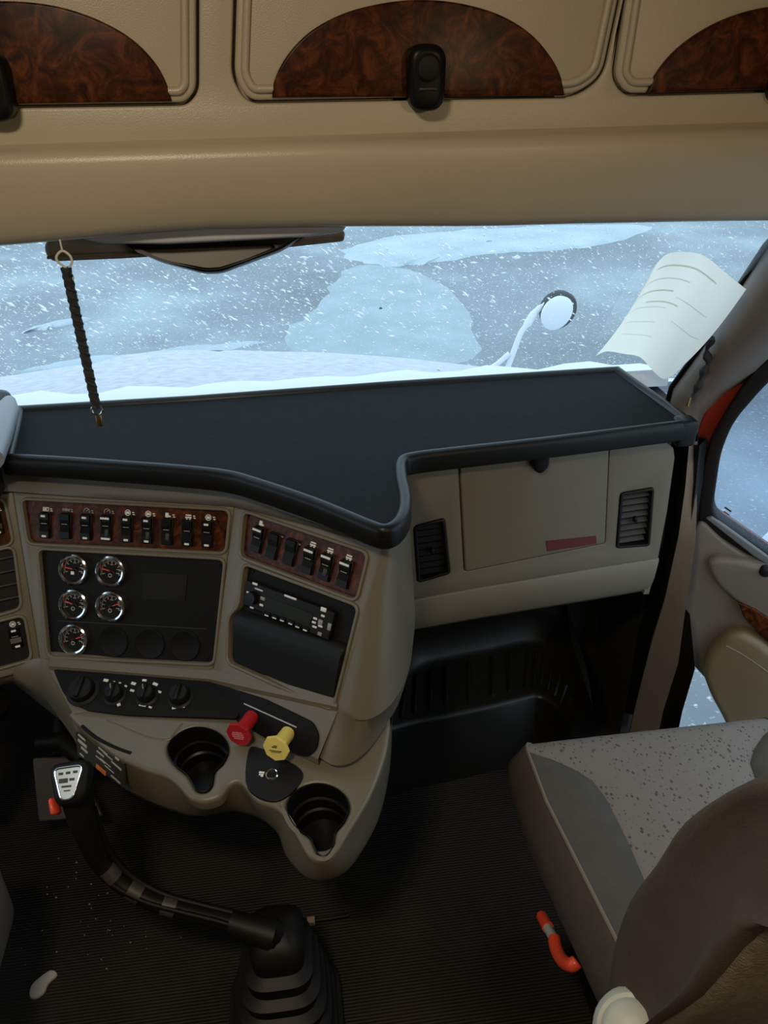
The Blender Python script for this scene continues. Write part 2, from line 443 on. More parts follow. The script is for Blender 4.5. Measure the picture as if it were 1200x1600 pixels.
# valance below the cabinets, down to the windshield
prof = [(1.112, 1.505), (1.104, 1.4985), (1.098, 1.4945), (1.082, 1.4915), (1.074, 1.486), (1.071, 1.476), (1.073, 1.45), (1.080, 1.42), (1.090, 1.395),
        (1.098, 1.384), (1.110, 1.380), (1.15, 1.388), (1.19, 1.41), (1.19, 1.50)]
_he = [(aty(a, b, 1.094).x, aty(a, b, 1.094).z) for a, b in ((-700, 420), (0, 375), (125, 364), (300, 349), (540, 345), (760, 345), (900, 341), (1200, 336), (1500, 336))]
def header_z(x):
    for (a, b), (c, d) in zip(_he, _he[1:]):
        if x <= c: break
    return lerp(b, d, (x-a)/(c-a))
def vrow(x):
    k = header_z(x)-1.390
    return [V3((x, y, z+k*max(0, min(1, (1.476-z)/.08)))) for y, z in prof]
loft('trim_2', [vrow(lerp(x0, x1, i/40)) for i in range(41)], HEAD, closed=True, cap=True, kind='structure', ang=60)
# slim grey seal along the valance's lower edge
rows = []
for i in range(21):
    x = lerp(.10, .89, i/20); z1 = header_z(x)-.002; z0_ = aty(600, 351, 1.12).z-.004*(x-.1) 
    rows.append([V3((x, y, z)) for y, z in ((1.100, z1), (1.104, lerp(z1, z0_, .5)), (1.112, z0_+.002), (1.120, z0_), (1.14, z0_), (1.15, z1))])
loft('trim_3', rows, mat('header_seal', (.20, .19, .18), .5), closed=True, cap=True, kind='structure')

# windshield
WS = PL((0, 1.66, .95), (1, 0, 0), (0, -.45, -.5))
ws = []
for i in range(25):
    x = lerp(-1.28, 1.02, i/24); b = .10*max(0, abs(x+.2)-.75)**2*4
    ws.append((x, b))
rows = []
for (y, z) in ((1.66, .95), (1.53, 1.068), (1.40, 1.184), (1.27, 1.301), (1.155, 1.405)):
    rows.append([V3((x, y-b*.35, z-b*.2)) for x, b in ws])
loft('window_1', rows, WGLASS, kind='structure')['label'] = 'snow-specked slanted windshield between header and dash shelf'

# right A-pillar
pl_l = [(1200, 385), (1160, 445), (1100, 540), (1052, 606), (1040, 650)]; yl = [1.275, 1.35, 1.44, 1.50, 1.52]
pl_r = [(1200, 530), (1112, 618), (1094, 648), (1088, 668), (1086, 700)]
L_ = [aty(*q, Y) for q, Y in zip(pl_l, yl)]; R_ = [atx(*q, .83) for q in pl_r]
L_.insert(0, V3((L_[0].x-.004, 1.165, 1.405))); R_.insert(0, V3((.845, 1.135, 1.385)))
rows = []
for a, b in zip(L_, R_):
    mid = (a+b)/2 + V3((-.022, -.022, .006)); q1 = lerp(a, b, .22)+V3((-.016, -.014, 0)); q2 = lerp(a, b, .8)+V3((-.016, -.012, 0))
    rows.append([a+V3((.05, .03, 0)), a, q1, mid, q2, b, b+V3((.06, .02, 0))])
loft('trim_4', rows, DOORT, kind='structure', ang=80)
# black seal between pillar and glass
tube('trim_5', [a+V3((-.002, .004, 0)) for a in L_], .0055, BLK)['kind'] = 'structure'

# door-opening jamb: tan strip, black weatherstrips
def zip_loft(name, A, B, material, parent=None, th=(0.02, 0.02, 0), kind=None, label=None):
    t = V3(th)
    return loft(name, [list(A), list(B), [b+t for b in B], [a+t for a in A], list(A)], material, parent, kind=kind, label=label, ang=50)
ja = [atx(x, y, .795) for x, y in ((1077, 690), (1071, 760), (1060, 840), (1038, 940), (1018, 1005), (991, 1112), (981, 1160))]
jb = [atx(x, y, .815) for x, y in ((1090, 690), (1088, 800), (1085, 860), (1070, 960), (1060, 1035), (1036, 1112), (1024, 1170))]
zip_loft('trim_6', ja, jb, mat('jamb_plastic', (.27, .23, .195), .6, noise=.08), th=(.026, .05, 0), kind='structure')
sa = [atx(x, y, .80) for x, y in ((1049, 690), (1046, 760), (1038, 840), (1012, 945), (985, 1010), (960, 1110))]
zip_loft('trim_7', sa, [a+V3((.012, -.02, 0)) for a in ja[:6]], RUB, th=(.03, .03, 0), kind='structure')
ka = [b+V3((.004, -.002, 0)) for b in jb[3:]]; kb = [atx(x, y, .83) for x, y in ((1078, 960), (1086, 1045), (1066, 1112), (1054, 1170))]
zip_loft('trim_8', ka, kb, RUB, th=(0, .03, 0), kind='structure')

# ================================================================== OVERHEAD CABINETS
wood_px = {
    'mid': [(425, 152), (428, 128), (440, 100), (462, 70), (495, 42), (545, 18), (605, 4), (660, 0), (720, 6), (780, 24), (828, 54), (860, 92), (874, 122), (879, 149)],
    'left': [(-262, 166), (-255, 130), (-225, 85), (-170, 42), (-100, 15), (-20, 3), (50, 4), (110, 15), (165, 36), (208, 62), (240, 94), (258, 124), (269, 158)],
    'right': [(1008, 145), (1024, 112), (1055, 76), (1100, 44), (1150, 22), (1205, 10), (1260, 12), (1320, 24), (1375, 50), (1410, 84), (1428, 110), (1436, 132)],
}
latch_px = {'mid': (661, 122), 'left': (-6, 136), 'right': (1222, 112)}
cab_lab = {'mid': 'overhead cabinet door with half-moon burl inset above the windshield centre, whole in view',
           'left': 'overhead cabinet door above the driver side, only its burl half with latch edge showing',
           'right': 'overhead cabinet door above the passenger side, its burl inset cut off at the corner'}
for k in ('mid', 'left', 'right'):
    d2 = doors2[k]
    cu_ = sum(p[0] for p in d2)/len(d2)
    z0 = min(p[1] for p in d2); zt = max(p[1] for p in d2)
    t = thing('overhead_cabinet', cab_lab[k], 'cabinet', (cu_, 1.11, z0), 'overhead cabinets along the header')
    u0, u1 = min(p[0] for p in d2)-.004, max(p[0] for p in d2)+.004
    if k == 'mid': u1 -= .010
    if k == 'right': u0 += .008
    rbox('cabinet_body', (u0, 1.12, z0-.01), (u1, 1.19, zt+.01), HEAD, t, bev=0)
    dp = plate('door_panel', HP, d2, [], .02, HEAD, t, front=.002, bevel=.004, seg=3)
    inner = off2(d2, -.012)
    tube('bead', [HP.w(a, b, .003) for a, b in inner], .0048, HEAD, dp, n=8, closed=True)
    wp = crom(HP.px(wood_px[k])[:], 5, closed=False)
    plate('wood_inset', HP, wp, [], .008, WOOD, t, front=.0085, bevel=.0025, seg=3, label='glossy dark burl wood half-moon inset')
    c = HP.p(*latch_px[k])
    pill = fillet([(c[0]-.021, c[1]-.034), (c[0]+.021, c[1]-.034), (c[0]+.023, c[1]+.036), (c[0]-.023, c[1]+.036)], .024, 8)
    la = plate('latch', HP, pill, [], .03, BLKG, t, front=.034, bevel=.009, seg=4, label='black oval latch')
    lathe('push_button', HP.w(c[0], c[1]+.012, .033), HP.n, [(.015, 0), (.015, .003), (.012, .006), (.004, .007)], BLK, la)
    pbox('latch_lip', HP, c[0], c[1]-.010, .022, .003, .033, .037, SMOKE, la, bev=.001)

# ================================================================== SUN VISOR GROUP at the windshield top
t = thing('sun_visor', 'long brown padded visor bar tucked behind the grey clip rail', 'visor', (-.05, 1.18, 1.39))
VP = PL((0, 1.19, 1.385), (1, 0, 0), (0, -.87, .5))
vo = VP.px([(66, 378), (72, 403), (190, 398), (420, 384), (538, 371), (540, 362), (530, 350), (300, 350), (90, 362)])
plate('visor_pad', VP, fillet(vo, .012, 5), [], .016, BROWNB, t, front=0, bevel=.006, seg=3)
e = [VP.hit(*q)+VP.n*.001 for q in ((74, 403), (190, 398), (420, 385), (536, 371))]
tube('piping', e, .0022, ARMT, t, n=6, label='lighter brown piping along the edge')
t = thing('visor_rail', 'pale grey rail screwed under the header, above the triangular mirror pod', 'rail', (0, 1.14, 1.38))
VR = PL((0, 1.135, 1.38), (1, 0, 0), (0, -1, .25))
ro = VR.px([(128, 350), (132, 374), (160, 380), (258, 381), (400, 374), (482, 369), (536, 362), (542, 350), (540, 330), (130, 330)])
plate('rail_cover', VR, fillet(ro, .006, 3), [], .03, BLUEG, t, front=.012, bevel=.004)
t = thing('mirror_pod', 'dark triangular pod with brown inner face hanging below the header rail', 'mirror', (0, 1.17, 1.37))
MP = PL((0, 1.158, 1.37), (1, 0, 0), (0, -1, .35))
po = MP.px([(178, 368), (200, 386), (250, 408), (318, 426), (345, 425), (380, 412), (440, 390), (478, 366), (470, 352), (190, 352)])
pi = MP.px([(214, 391), (258, 407), (322, 419), (344, 418), (385, 405), (430, 387), (420, 384), (300, 388)])
plate('shell', MP, fillet(po, .008, 3), [fillet(pi, .004, 2)], .03, BLKG, t, front=.008, bevel=.003)
plate('inner_face', MP, fillet(off2(pi, .002), .004, 2), [], .01, mat('pod_brown', (.075, .062, .042), .45), t, front=-.004, label='brown inner face')

# ================================================================== DASH SHELF
SH = PL((0, 0, .97), (1, 0, 0), (0, 0, 1))
sh_px = [(28, 639), (300, 623), (600, 601), (966, 577), (1084, 662), (860, 690), (700, 708), (646, 715), (631, 722), (631, 745), (637, 775), (635, 800), (623, 820), (602, 829),
         (578, 823), (530, 803), (480, 783), (400, 756), (352, 743), (280, 735), (200, 729), (100, 722), (8, 717)]
s2 = SH.px(sh_px)
# dense outline: straight on the back and right, smooth on the front
front = crom(s2[4:], 5, closed=False)
so = fillet([s2[0], s2[1], s2[2], s2[3]], .001, 1)[4:-1]
outline = [s2[0], s2[1], s2[2], s2[3]] + front
shelf = thing('dash_shelf', 'black vinyl-topped dash shelf with raised lip below the windshield', 'shelf', (.1, 1.4, .93))
plate('mat', SH, off2(outline, -.004), [], .024, VINYL, shelf, front=0)
rp = [(-.014, -.003), (-.012, .004), (-.007, .0075), (-.001, .0075), (.004, .004), (.006, -.003), (.006, -.026), (.003, -.031), (-.004, -.033), (-.014, -.030)]
rows = []
for d, h in rp:
    o2 = off2(outline, d); rows.append([V3((a, b, .97+h)) for a, b in o2])
loft('rim', rows, RIM, shelf, closed=True, ang=50)
c = s2[4]
rbox('corner_block', (c[0]-.03, c[1]-.008, .925), (c[0]+.008, c[1]+.03, .978), RIM, shelf, bev=.008, seg=3)

# ================================================================== DASHBOARD
dash = thing('dashboard', 'tan truck dashboard with wrap-round gauge stack and passenger glovebox', 'dashboard', (.1, 1.3, .45))
T = math.radians(25)
hL = V3((-.302, -.953, 0)).normalized(); nL = hL*math.cos(T)+V3((0, 0, math.sin(T)))
FL = PL(atz(190, 780, .89), (.953, -.302, 0), nL)
kq = FL.hit(365, 792)
hR = V3((-.671, -.741, 0)).normalized(); nR = hR*math.cos(T)+V3((0, 0, math.sin(T)))
FR = PL(kq, (.741, -.671, 0), nR)
hD = V3((.24, -.97, 0)).normalized(); nD = hD*math.cos(T)+V3((0, 0, math.sin(T)))
FD = PL(FL.hit(20, 770), (.97, .24, 0), nD)

def facet(pl, outer, holes, name='bezel'):
    o2 = fillet(pl.px(outer), .004, 2); h2 = [fillet(pl.px(h), .011, 5) for h in holes]
    plate(name, pl, o2, h2, .022, TAN, dash, front=0, bevel=.003, seg=2)
    for h in h2:
        plate('bezel_rim', pl, off2(h, .0065), [off2(h, .0005)], .008, TAN, dash, front=.0035, bevel=.0022, seg=2)
    return h2
L_out = [(19, 768), (366, 791), (331, 1066), (64, 1044)]
woodL = [(36, 782), (357, 799), (351, 862), (46, 847)]
gaugeL = [(62, 860), (349, 876), (332, 1036), (77, 1024)]
facet(FL, L_out, [woodL, gaugeL])
R_out = [(365, 791), (604, 853), (529, 1112), (330, 1066)]
woodR = [(383, 802), (573, 866), (556, 936), (377, 868)]
radR = [(383, 884), (558, 949), (519, 1106), (358, 1034), (360, 965), (376, 948)]
facet(FR, R_out, [woodR, radR])
D_out = [(-160, 800), (21, 768), (66, 1042), (-110, 1090)]
D1 = [(-150, 812), (4, 781), (18, 848), (-135, 885)]
D2 = [(-135, 892), (19, 857), (31, 949), (-118, 992)]
D3 = [(-115, 1002), (36, 964), (47, 1029), (-105, 1072)]
facet(FD, D_out, [D1, D2, D3])
def panel(name, pl, px, material, depth=-.006, label=None):
    return plate(name, pl, off2(pl.px(px), .004), [], .008, material, dash, front=depth, label=label)
panel('wood_panel', FL, woodL, WOOD, label='dark burl wood switch panel')
panel('wood_panel', FR, woodR, WOOD, label='dark burl wood switch panel')
panel('gauge_panel', FL, gaugeL, MATTE, label='black panel with round gauges')
panel('radio_panel', FR, radR, MATTE, -.009, label='black panel around the radio')
panel('switch_panel', FD, D1, WOOD); panel('vent_panel', FD, D2, BLK); panel('switch_panel', FD, D3, BLK)

# ---- rocker switches
def icon_rects(kind, u, v, s=.0105):
    h = s/2
    if kind == 0: return [(u, v, s, .0012), (u, v+.006, s, .0012), (u-h, v+.003, .0012, .007), (u+h, v+.003, .0012, .007), (u-.001, v+.003, .006, .003)]
    if kind == 1: return [(u-.004, v+.003, .007, .0022, .5), (u-.004, v+.003, .007, .0022, -.5), (u+.003, v+.003, .008, .0022, .5), (u+.003, v+.003, .008, .0022, -.5)]
    if kind == 2: return arcbars(u, v+.002, .0055, -.3, math.pi+.3, 9, .0013) + [(u+.001, v+.004, .006, .0012, .7)]
    if kind == 3: return arcbars(u, v+.003, .0048, 0, 2*math.pi, 10, .0013) + [(u, v+.003, .006, .0045)]
    if kind == 4: return [(u-.002, v+.003, .006, .008), (u+.003, v+.001, .004, .003)] 
    if kind == 5: return [(u, v+.005, s, .0022), (u, v+.001, s*1.1, .0026), (u-.003, v-.002, .003, .002), (u+.003, v-.002, .003, .002)]
def switch(pl, x, y, kind, w_=.0185, hgt=.044, top=True, bot=True, lens=False, blank=False, depth=-.006, dots=True, wide=False, icon=True):
    u, v = pl.p(x, y)
    s = pbox('rocker_switch', pl, u, v, w_+.003, hgt+.004, depth-.004, depth+.003, BLK, dash, bev=.0012)
    # rocker: two faces meeting in a shallow ridge
    prof_ = [(-hgt/2, .001), (-hgt/2, .007), (-hgt*.25, .0075), (0, .005), (hgt*.25, .009), (hgt/2, .011), (hgt/2, .001)]
    rows_ = [[pl.w(u+sx*w_/2, v+a, depth+b) for a, b in prof_] for sx in (-1, 1)]
    loft('rocker', rows_, BLKG if not blank else BLK, s, cap=True, smooth=False)
    if blank: return s
    if top: bars('indicator', pl, [(u, v+hgt*.40, w_*(.9 if wide else .45), .0036)], depth+.0108, WHITE, s)
    if bot: bars('indicator', pl, [(u+.001, v-hgt*.44, w_*(.9 if wide == 2 else .45), .0036)], depth+.0075, WHITE, s)
    if lens: pbox('lens', pl, u+.003, v-hgt*.2, w_*.38, hgt*.32, depth+.006, depth+.0092, SMOKE, s, bev=.001)
    bars('ridge', pl, [(u, v+hgt*.08, w_*.6, .0012)], depth+.007, DIM, s)
    if icon:
        r_ = icon_rects(kind, u, v+hgt/2+.0045)
        if dots: r_ += [(u+.0105, v+hgt/2+.0085, .004, .0016, -.1), (u+.0115, v+hgt/2+.005, .004, .0016, -.1)]
        bars('icon', pl, r_, depth+.0012, WHITE if kind not in (1, 2) else DIM, s)
    return s
sw = [(69, 821, 0, 1, 1, 0), (101, 822, 1, 0, 0, 0), (133, 824, 2, 1, 1, 0), (165, 825, 2, 1, 1, 1), (197, 827, 3, 1, 1, 0), (229, 829, 3, 1, 1, 1),
      (260, 831, 4, 0, 0, 1), (292, 833, 5, 0, 1, 0), (323, 835, 3, 1, 1, 0)]
for i, (x, y, kd, tp, bt, ln) in enumerate(sw): switch(FL, x, y, kd, top=tp, bot=bt, lens=ln, wide=(2 if i == 3 else 0))
for x, y, kd, bl in ((401, 843, 4, 0), (425, 853, 0, 1), (452, 863, 0, 1), (481, 876, 5, 0), (508, 886, 5, 0), (537, 897, 5, 0)):
    switch(FR, x, y, kd, w_=.0205, hgt=.042, blank=bool(bl), bot=False, wide=1, lens=(x == 508), dots=False)
for x, y in ((437, 838), (464, 850)): 
    u, v = FR.p(x, y); bars('panel_mark', FR, [(u, v, .008, .0022, -.25)], -.0052, DIM, dash)
switch(FD, 24, 997, 3, hgt=.036, depth=-.006)
switch(FD, -14, 1006, 2, hgt=.036, depth=-.006)
for k in range(4):
    x, y = 8+k*2.2, 872+k*21
    u, v = FD.p(x, y); pbox('louver', FD, u-.03, v, .10, .004, -.006, .002, SMOKE, dash, bev=.001)
for x, y in ((2, 793), (-28, 800)): switch(FD, x-8, y+26, 3, hgt=.036)

# ---- gauges
def gauge(pl, x, y, ang, icon):
    u, v = pl.p(x, y); c = pl.w(u, v, -.006); n = pl.n
    g = lathe('gauge', c, n, [(.0295, 0), (.0295, .006), (.0282, .0095), (.0255, .0110), (.0225, .0098), (.0208, .006), (.0200, .0018)], CHROME, dash, 40, label='round gauge with chrome bezel')
    lathe('dial', c+n*.0005, n, [(.0201, 0), (.0201, .002)], MATTE, g, 32)
    P2 = PL(c, pl.ux, n)
    m_ = []
    for k in range(9):
        a = math.radians(200-k*27.5)
        m_.append((.0160*math.cos(a), .0160*math.sin(a), .0042, .0016, a))
    m_ += arcbars(0, 0, .0188, math.radians(200), math.radians(-20), 16, .0008)
    m_ += [(.012, -.003, .007, .0016), (.013, .004, .006, .0016), (.0, .012, .006, .0016)]
    bars('dial_marks', P2, m_, .0026, DIM, g, t=.0003)
    bars('dial_icon', P2, [(-.004, -.007, .0065, .006)] if icon else arcbars(-.003, -.008, .003, 0, 6.28, 8, .0016), .0026, WHITE if icon else DIM, g, t=.0003)
    a = math.radians(ang)
    rows_ = [[P2.w(.018*math.cos(a), .018*math.sin(a), .0045)], ]
    bars('needle', P2, [(.007*math.cos(a), .007*math.sin(a), .023, .0019, a)], .0045, REDN, g, t=.0004)
    lathe('needle_hub', c+n*.0028, n, [(.0035, 0), (.0035, .003), (.002, .004)], BLKG, g, 12)
    return g
for x, y, a, ic in ((115, 890, 172, 1), (173, 893, 168, 0), (115, 945, 165, 0), (173, 948, 25, 0), (115, 999, 22, 0)): gauge(FL, x, y, a, ic)
for x, y in ((175, 1004), (232, 1007), (287, 1010)):
    u, v = FL.p(x, y); lathe('blank_cap', FL.w(u, v, -.007), FL.n, [(.0285, 0), (.0285, .0025), (.027, .0038), (.0245, .0035), (.023, .0025)], MATTE, dash, 40)
o2 = fillet(FL.px([(219, 895), (291, 899), (287, 940), (221, 937)]), .003, 2)
plate('message_display', FL, o2, [], .003, mat('dark_display', (0.013, 0.012, 0.011), .5, spec=.12), dash, front=-.0045, label='unlit rectangular display')
u0_, v0_ = FL.p(88, 971); u1_, v1_ = FL.p(320, 984)
bars('seam', FL, [((u0_+u1_)/2, (v0_+v1_)/2, math.hypot(u1_-u0_, v1_-v0_), .0009, math.atan2(v1_-v0_, u1_-u0_))], -.0058, SMOKE, dash, t=.0003)
for x, y in ((67, 868), (342, 882), (80, 1017), (323, 1029)):
    u, v = FL.p(x, y); lathe('screw', FL.w(u, v, -.006), FL.n, [(.003, 0), (.003, .0012), (.001, .0018)], BLKG, dash, 10)
for x, y in ((390, 894), (549, 956), (366, 1030), (515, 1096)):
    u, v = FR.p(x, y); lathe('screw', FR.w(u, v, -.009), FR.n, [(.003, 0), (.003, .0014), (.001, .002)], BLKG, dash, 10)

# ---- crown under the shelf, curving down to the facet tops
def outl(i, dz, d=-.006):
    o_ = off2(outline, d); return [V3((a, b, .97+dz)) for a, b in o_]
top_px = [(-60, 738), (8, 743), (100, 749), (200, 757), (280, 764), (352, 772), (400, 786), (480, 813), (560, 842), (592, 848), (612, 842), (628, 828), (638, 800)]
bot_px = [(-60, 768), (19, 768), (100, 774), (200, 781), (280, 786), (365, 792), (412, 804), (490, 824), (570, 845), (602, 854), (618, 847), (631, 833), (639, 808)]
r0 = [atz(x, y, .925)+V3((0, .02, .012)) for x, y in top_px]; r1 = [atz(x, y, .915) for x, y in top_px]
r3 = [atz(x, y, .893 if x < 400 else .893+.022*min(1, (x-400)/200)) for x, y in bot_px]
r2 = [lerp(a, b, .55)+V3((0, -.004, .006)) for a, b in zip(r1, r3)]
r4 = [q+V3((0, .02, -.012)) for q in r3]
loft('crown', [r0, r1, r2, r3, r4], mat('crown_vinyl', (.12, .108, .09), .5, bump=.2, bscale=500), dash, ang=70)

# ---- right-hand rounded side of the stack
sA = [atz(x, y, .918) for x, y in ((600, 853), (611, 851), (622, 842), (631, 828), (637, 808), (637, 785))] + [V3((.195, 1.25, .918)), V3((.205, 1.34, .918))]
sB = [atz(x, y, .662) for x, y in ((527, 1109), (545, 1120), (570, 1125), (597, 1113), (620, 1088), (638, 1045))] + [V3((.205, 1.22, .662)), V3((.21, 1.34, .662))]
sC = [atz(x, y, .585) for x, y in ((500, 1184), (523, 1196), (552, 1190), (582, 1164), (606, 1128), (626, 1090))] + [V3((.20, 1.22, .585)), V3((.20, 1.34, .585))]
rows = [crom(lerprow(sA, sB, t_), 4, closed=False) for t_ in (-.06, 0, .25, .5, .75, .97, 1.0)]
cB, cC = crom(sB, 4, closed=False), crom(sC, 4, closed=False)
rows += [[q+V3((-.004, .004, -.006)) for q in cB]] + [lerprow([q+V3((-.004, .004, -.006)) for q in cB], cC, t_) for t_ in (.5, 1)] + [[q+V3((-.02, .05, -.02)) for q in cC]]
loft('side_panel', rows, TAN, dash, ang=40)

# ---- climate strip below the facets
A1, A2, A3 = atz(78, 1047, .602), atz(329, 1068, .608), atz(527, 1112, .658)
B1, B2, B3 = atz(118, 1122, .572), atz(374, 1130, .575), atz(497, 1186, .588)
def strip_rows():
    return [[A1, lerp(A1, A2, .5), A2, lerp(A2, A3, .5), A3], [B1, lerp(B1, B2, .5), B2, lerp(B2, B3, .5), B3]]
sr = strip_rows()
loft('control_strip_frame', [[q+V3((.0, .03, .02)) for q in sr[0]], [q+V3((0, 0, .010)) for q in sr[0]], sr[0], sr[1], [q+V3((0, 0, -.012)) for q in sr[1]]], TAN, dash, ang=30)
def plane3(a, b, c):
    ux = (b-a); n = ux.cross(c-a).normalized()
    if n.dot(CAM-a) < 0: n = -n
    return PL(a, ux, n)
SL, SR = plane3(A1, A2, B1), plane3(A2, A3, B3)
cl = SL.px([(84, 1047), (329, 1064), (380, 1090), (372, 1124), (200, 1119), (140, 1112), (118, 1102), (100, 1085)])
plate('climate_panel', SL, fillet(cl, .008, 4), [], .006, MATTE, dash, front=.004, bevel=.001, label='black climate panel with rotary knobs')
cr_ = SR.px([(325, 1064), (415, 1092), (490, 1128), (500, 1148), (496, 1172), (482, 1183), (462, 1178), (372, 1128)])
plate('valve_panel', SR, fillet(cr_, .010, 4), [], .006, MATTE, dash, front=.004, bevel=.001, label='black panel holding the red and yellow valve knobs')
a_, b_ = SR.p(384, 1099), SR.p(466, 1136)
bars('slot_edge', SR, [((a_[0]+b_[0])/2, (a_[1]+b_[1])/2, math.dist(a_, b_), .002, math.atan2(b_[1]-a_[1], b_[0]-a_[0]))], .0045, GREYP, dash)
def rotary(x, y, r, mk_):
    u, v = SL.p(x, y); k = lathe('rotary_knob', SL.w(u, v, .003), SL.n, [(r*1.25, 0), (r*1.25, .002), (r, .004), (r*.92, .016), (r*.8, .0185), (r*.2, .019)], BLK, dash, 24)
    pbox('grip', SL, u, v, r*.4, r*1.7, .018, .027, BLK, k, bev=.0015)
    if mk_: bars('pointer', SL, [(u-.002, v+r*.3, r*.6, .0014, 2.0)], .0275, DIM, k)
    return k
rotary(131, 1081, .024, 0); rotary(181, 1087, .017, 1); rotary(231, 1088, .017, 1); rotary(283, 1090, .019, 0)
def marks(lst, material, d=.0045):
    r_ = []
    for x, y, a, b, ro in lst:
        u, v = SL.p(x, y); r_.append((u, v, a, b, ro))
    return bars('printed_marks', SL, r_, d, material, dash)
marks([(167, 1065, .009, .005, -.1), (180, 1067, .003, .002, 0), (189, 1069, .004, .002, 0), (198, 1074, .005, .003, -.4), (178, 1099, .006, .005, 0), (187, 1103, .006, .005, .6),
       (210, 1070, .009, .005, -.2), (227, 1065, .008, .004, 0), (244, 1071, .010, .005, -.3), (208, 1081, .008, .004, -.2), (250, 1083, .008, .004, -.2), (224, 1104, .013, .0035, -.1), (236, 1107, .006, .003, -.3),
       (276, 1097, .006, .004, 0), (286, 1105, .010, .006, 0), (274, 1107, .009, .006, .3)], WHITE)
bars('painted_glint', SL, [(*SL.p(177, 1093), .02, .0012, -.15), (*SL.p(218, 1093), .007, .0025, -.3)], .0046, DIM, dash)  # highlights by the knobs, painted as flat grey strokes

# ---- pull valves
def valve(pl, x, y, ex, ey, material, name_, lab):
    u, v = pl.p(x, y); c = pl.w(u, v, .003)
    e0_ = CAM + ray(ex, ey)*((c-CAM).dot(fw)-.034); ax = (e0_-c).normalized(); L = (e0_-c).length
    k = lathe(name_, c, ax, [(.0125, 0), (.0125, L*.5), (.0135, L)], material, dash, 20, label=lab)
    e = c+ax*L
    lathe('knob_plate', e, ax, [(.016, 0), (.0225, .002), (.0235, .005), (.0225, .008), (.006, .009)], material, k, 8)
    P2 = PL(e+ax*.0088, pl.ux, ax)
    if material is RED: bars('knob_lettering', P2, [(0, .006, .018, .002), (0, .002, .022, .002), (0, -.002, .022, .002), (0, -.006, .018, .002), (0, 0, .002, .016)], .0002, mat('pink_print', (.62, .22, .22), .5), k, t=.0004)
    else: bars('knob_lettering', P2, [(-.001, .004, .009, .0022), (.001, .0065, .006, .0014), (0, -.003, .022, .0014), (0, -.0055, .016, .001)], .0002, INKB, k, t=.0004)
valve(SR, 396, 1119, 376, 1144, RED, 'supply_valve_knob', 'red eight-sided pull knob with pale lettering')
valve(SR, 452, 1145, 434, 1166, YEL, 'brake_valve_knob', 'yellow eight-sided pull knob with dark lettering')

# ---- passenger side face
PD = PL((.201, 1.285, .9), (.994, .11, 0), (.11, -.994, 0))
face = [(634, 732), (700, 722), (860, 704), (1030, 683), (1052, 700), (1054, 715), (1042, 800), (1028, 872), (830, 904), (636, 938)]
vL = [(646, 822), (695, 809), (704, 896), (652, 911)]
vR = [(969, 770), (1022, 761), (1015, 853), (962, 857)]
gb = [(716, 722), (953, 690), (946, 849), (725, 894)]
vL2, vR2, gb2 = [fillet(PD.px(q), .009, 4) for q in (vL, vR, gb)]
plate('passenger_face', PD, PD.px(face), [vL2, vR2, gb2], .02, TAN, dash, front=0, bevel=.002)
gd = plate('glovebox_door', PD, off2(gb2, -.0022), [], .018, TAN, dash, front=.003, bevel=.003, seg=3)
u, v = PD.p(838, 718)
lt = plate('glovebox_latch', PD, fillet([(u-.019, v+.03), (u+.017, v+.03), (u+.019, v-.01), (u+.004, v-.024), (u-.012, v-.012)], .009, 4), [], .022, BLKG, gd, front=.02, bevel=.006, seg=3, label='black push latch')
rs = PD.px([(852, 844), (930, 836), (931, 848), (854, 860)])
plate('reflector', PD, rs, [], .002, REFL, gd, front=.0042, label='dark red reflective strip')
for h2, nm, tilt, painted_lit in ((vL2, 'closed', .2, 0), (vR2, 'open', .9, 1)):
    fr = plate('vent_frame', PD, off2(h2, -.0003), [off2(h2, -.006)], .03, BLK, dash, front=.003, bevel=.002, label='black air vent')
    plate('vent_back', PD, off2(h2, .004), [], .003, MATTE, fr, front=-.026)
    us = [q[0] for q in h2]; vs_ = [q[1] for q in h2]
    uc, va, vb = (min(us)+max(us))/2, min(vs_)+.010, max(vs_)-.010
    for k in range(8):
        v = lerp(va, vb, (k+.5)/8); lean = -.006*((v-va)/(vb-va)-.5)
        M_ = Matrix((PD.ux, (PD.uy*math.cos(tilt)-PD.n*math.sin(tilt)), (PD.n*math.cos(tilt)+PD.uy*math.sin(tilt)))).transposed().to_4x4(); M_.translation = PD.w(uc-lean, v, -.009)
        wd = (max(us)-min(us))*.80
        rbox('slat', (-wd/2, -.0055, -.001), (wd/2, .0055, .001), SMOKE if painted_lit else BLK, fr, 0, M=M_)  # open vent's slats take a lighter grey to paint the light on them
    pbox('vent_tab', PD, uc, lerp(va, vb, .5), .008, .012, -.006, .004, BLK, fr, bev=.002)
# lower roll of the passenger dash
c0 = [PD.hit(x, y) for x, y in ((634, 938.5), (740, 919.5), (830, 904.5), (940, 886), (1029, 872))]
dirn = PD.n
b0 = [PD.hit(x, y) for x, y in ((634, 993), (740, 974), (830, 959), (940, 941), (1014, 928))]
rows = [[q-dirn*.015 for q in c0], [q for q in c0], [q+dirn*.003+V3((0, 0, -.004)) for q in c0], [lerp(a, b, .5)+dirn*.004 for a, b in zip(c0, b0)], [lerp(a, b, .85)-dirn*.001 for a, b in zip(c0, b0)],
        [b-dirn*.012 for b in b0], [b-dirn*.06+V3((0, 0, -.003)) for b in b0], [b-dirn*.3 for b in b0]]
loft('lower_roll', rows, TAN, dash, ang=60)
# right cheek
e1 = [PD.hit(x, y) for x, y in ((1052, 700), (1054, 715), (1042, 800), (1028, 872), (1014, 928))]
zip_loft('end_cheek', e1, [q-PD.n*.25 for q in e1], TAN, dash, th=(-.012, 0, 0))

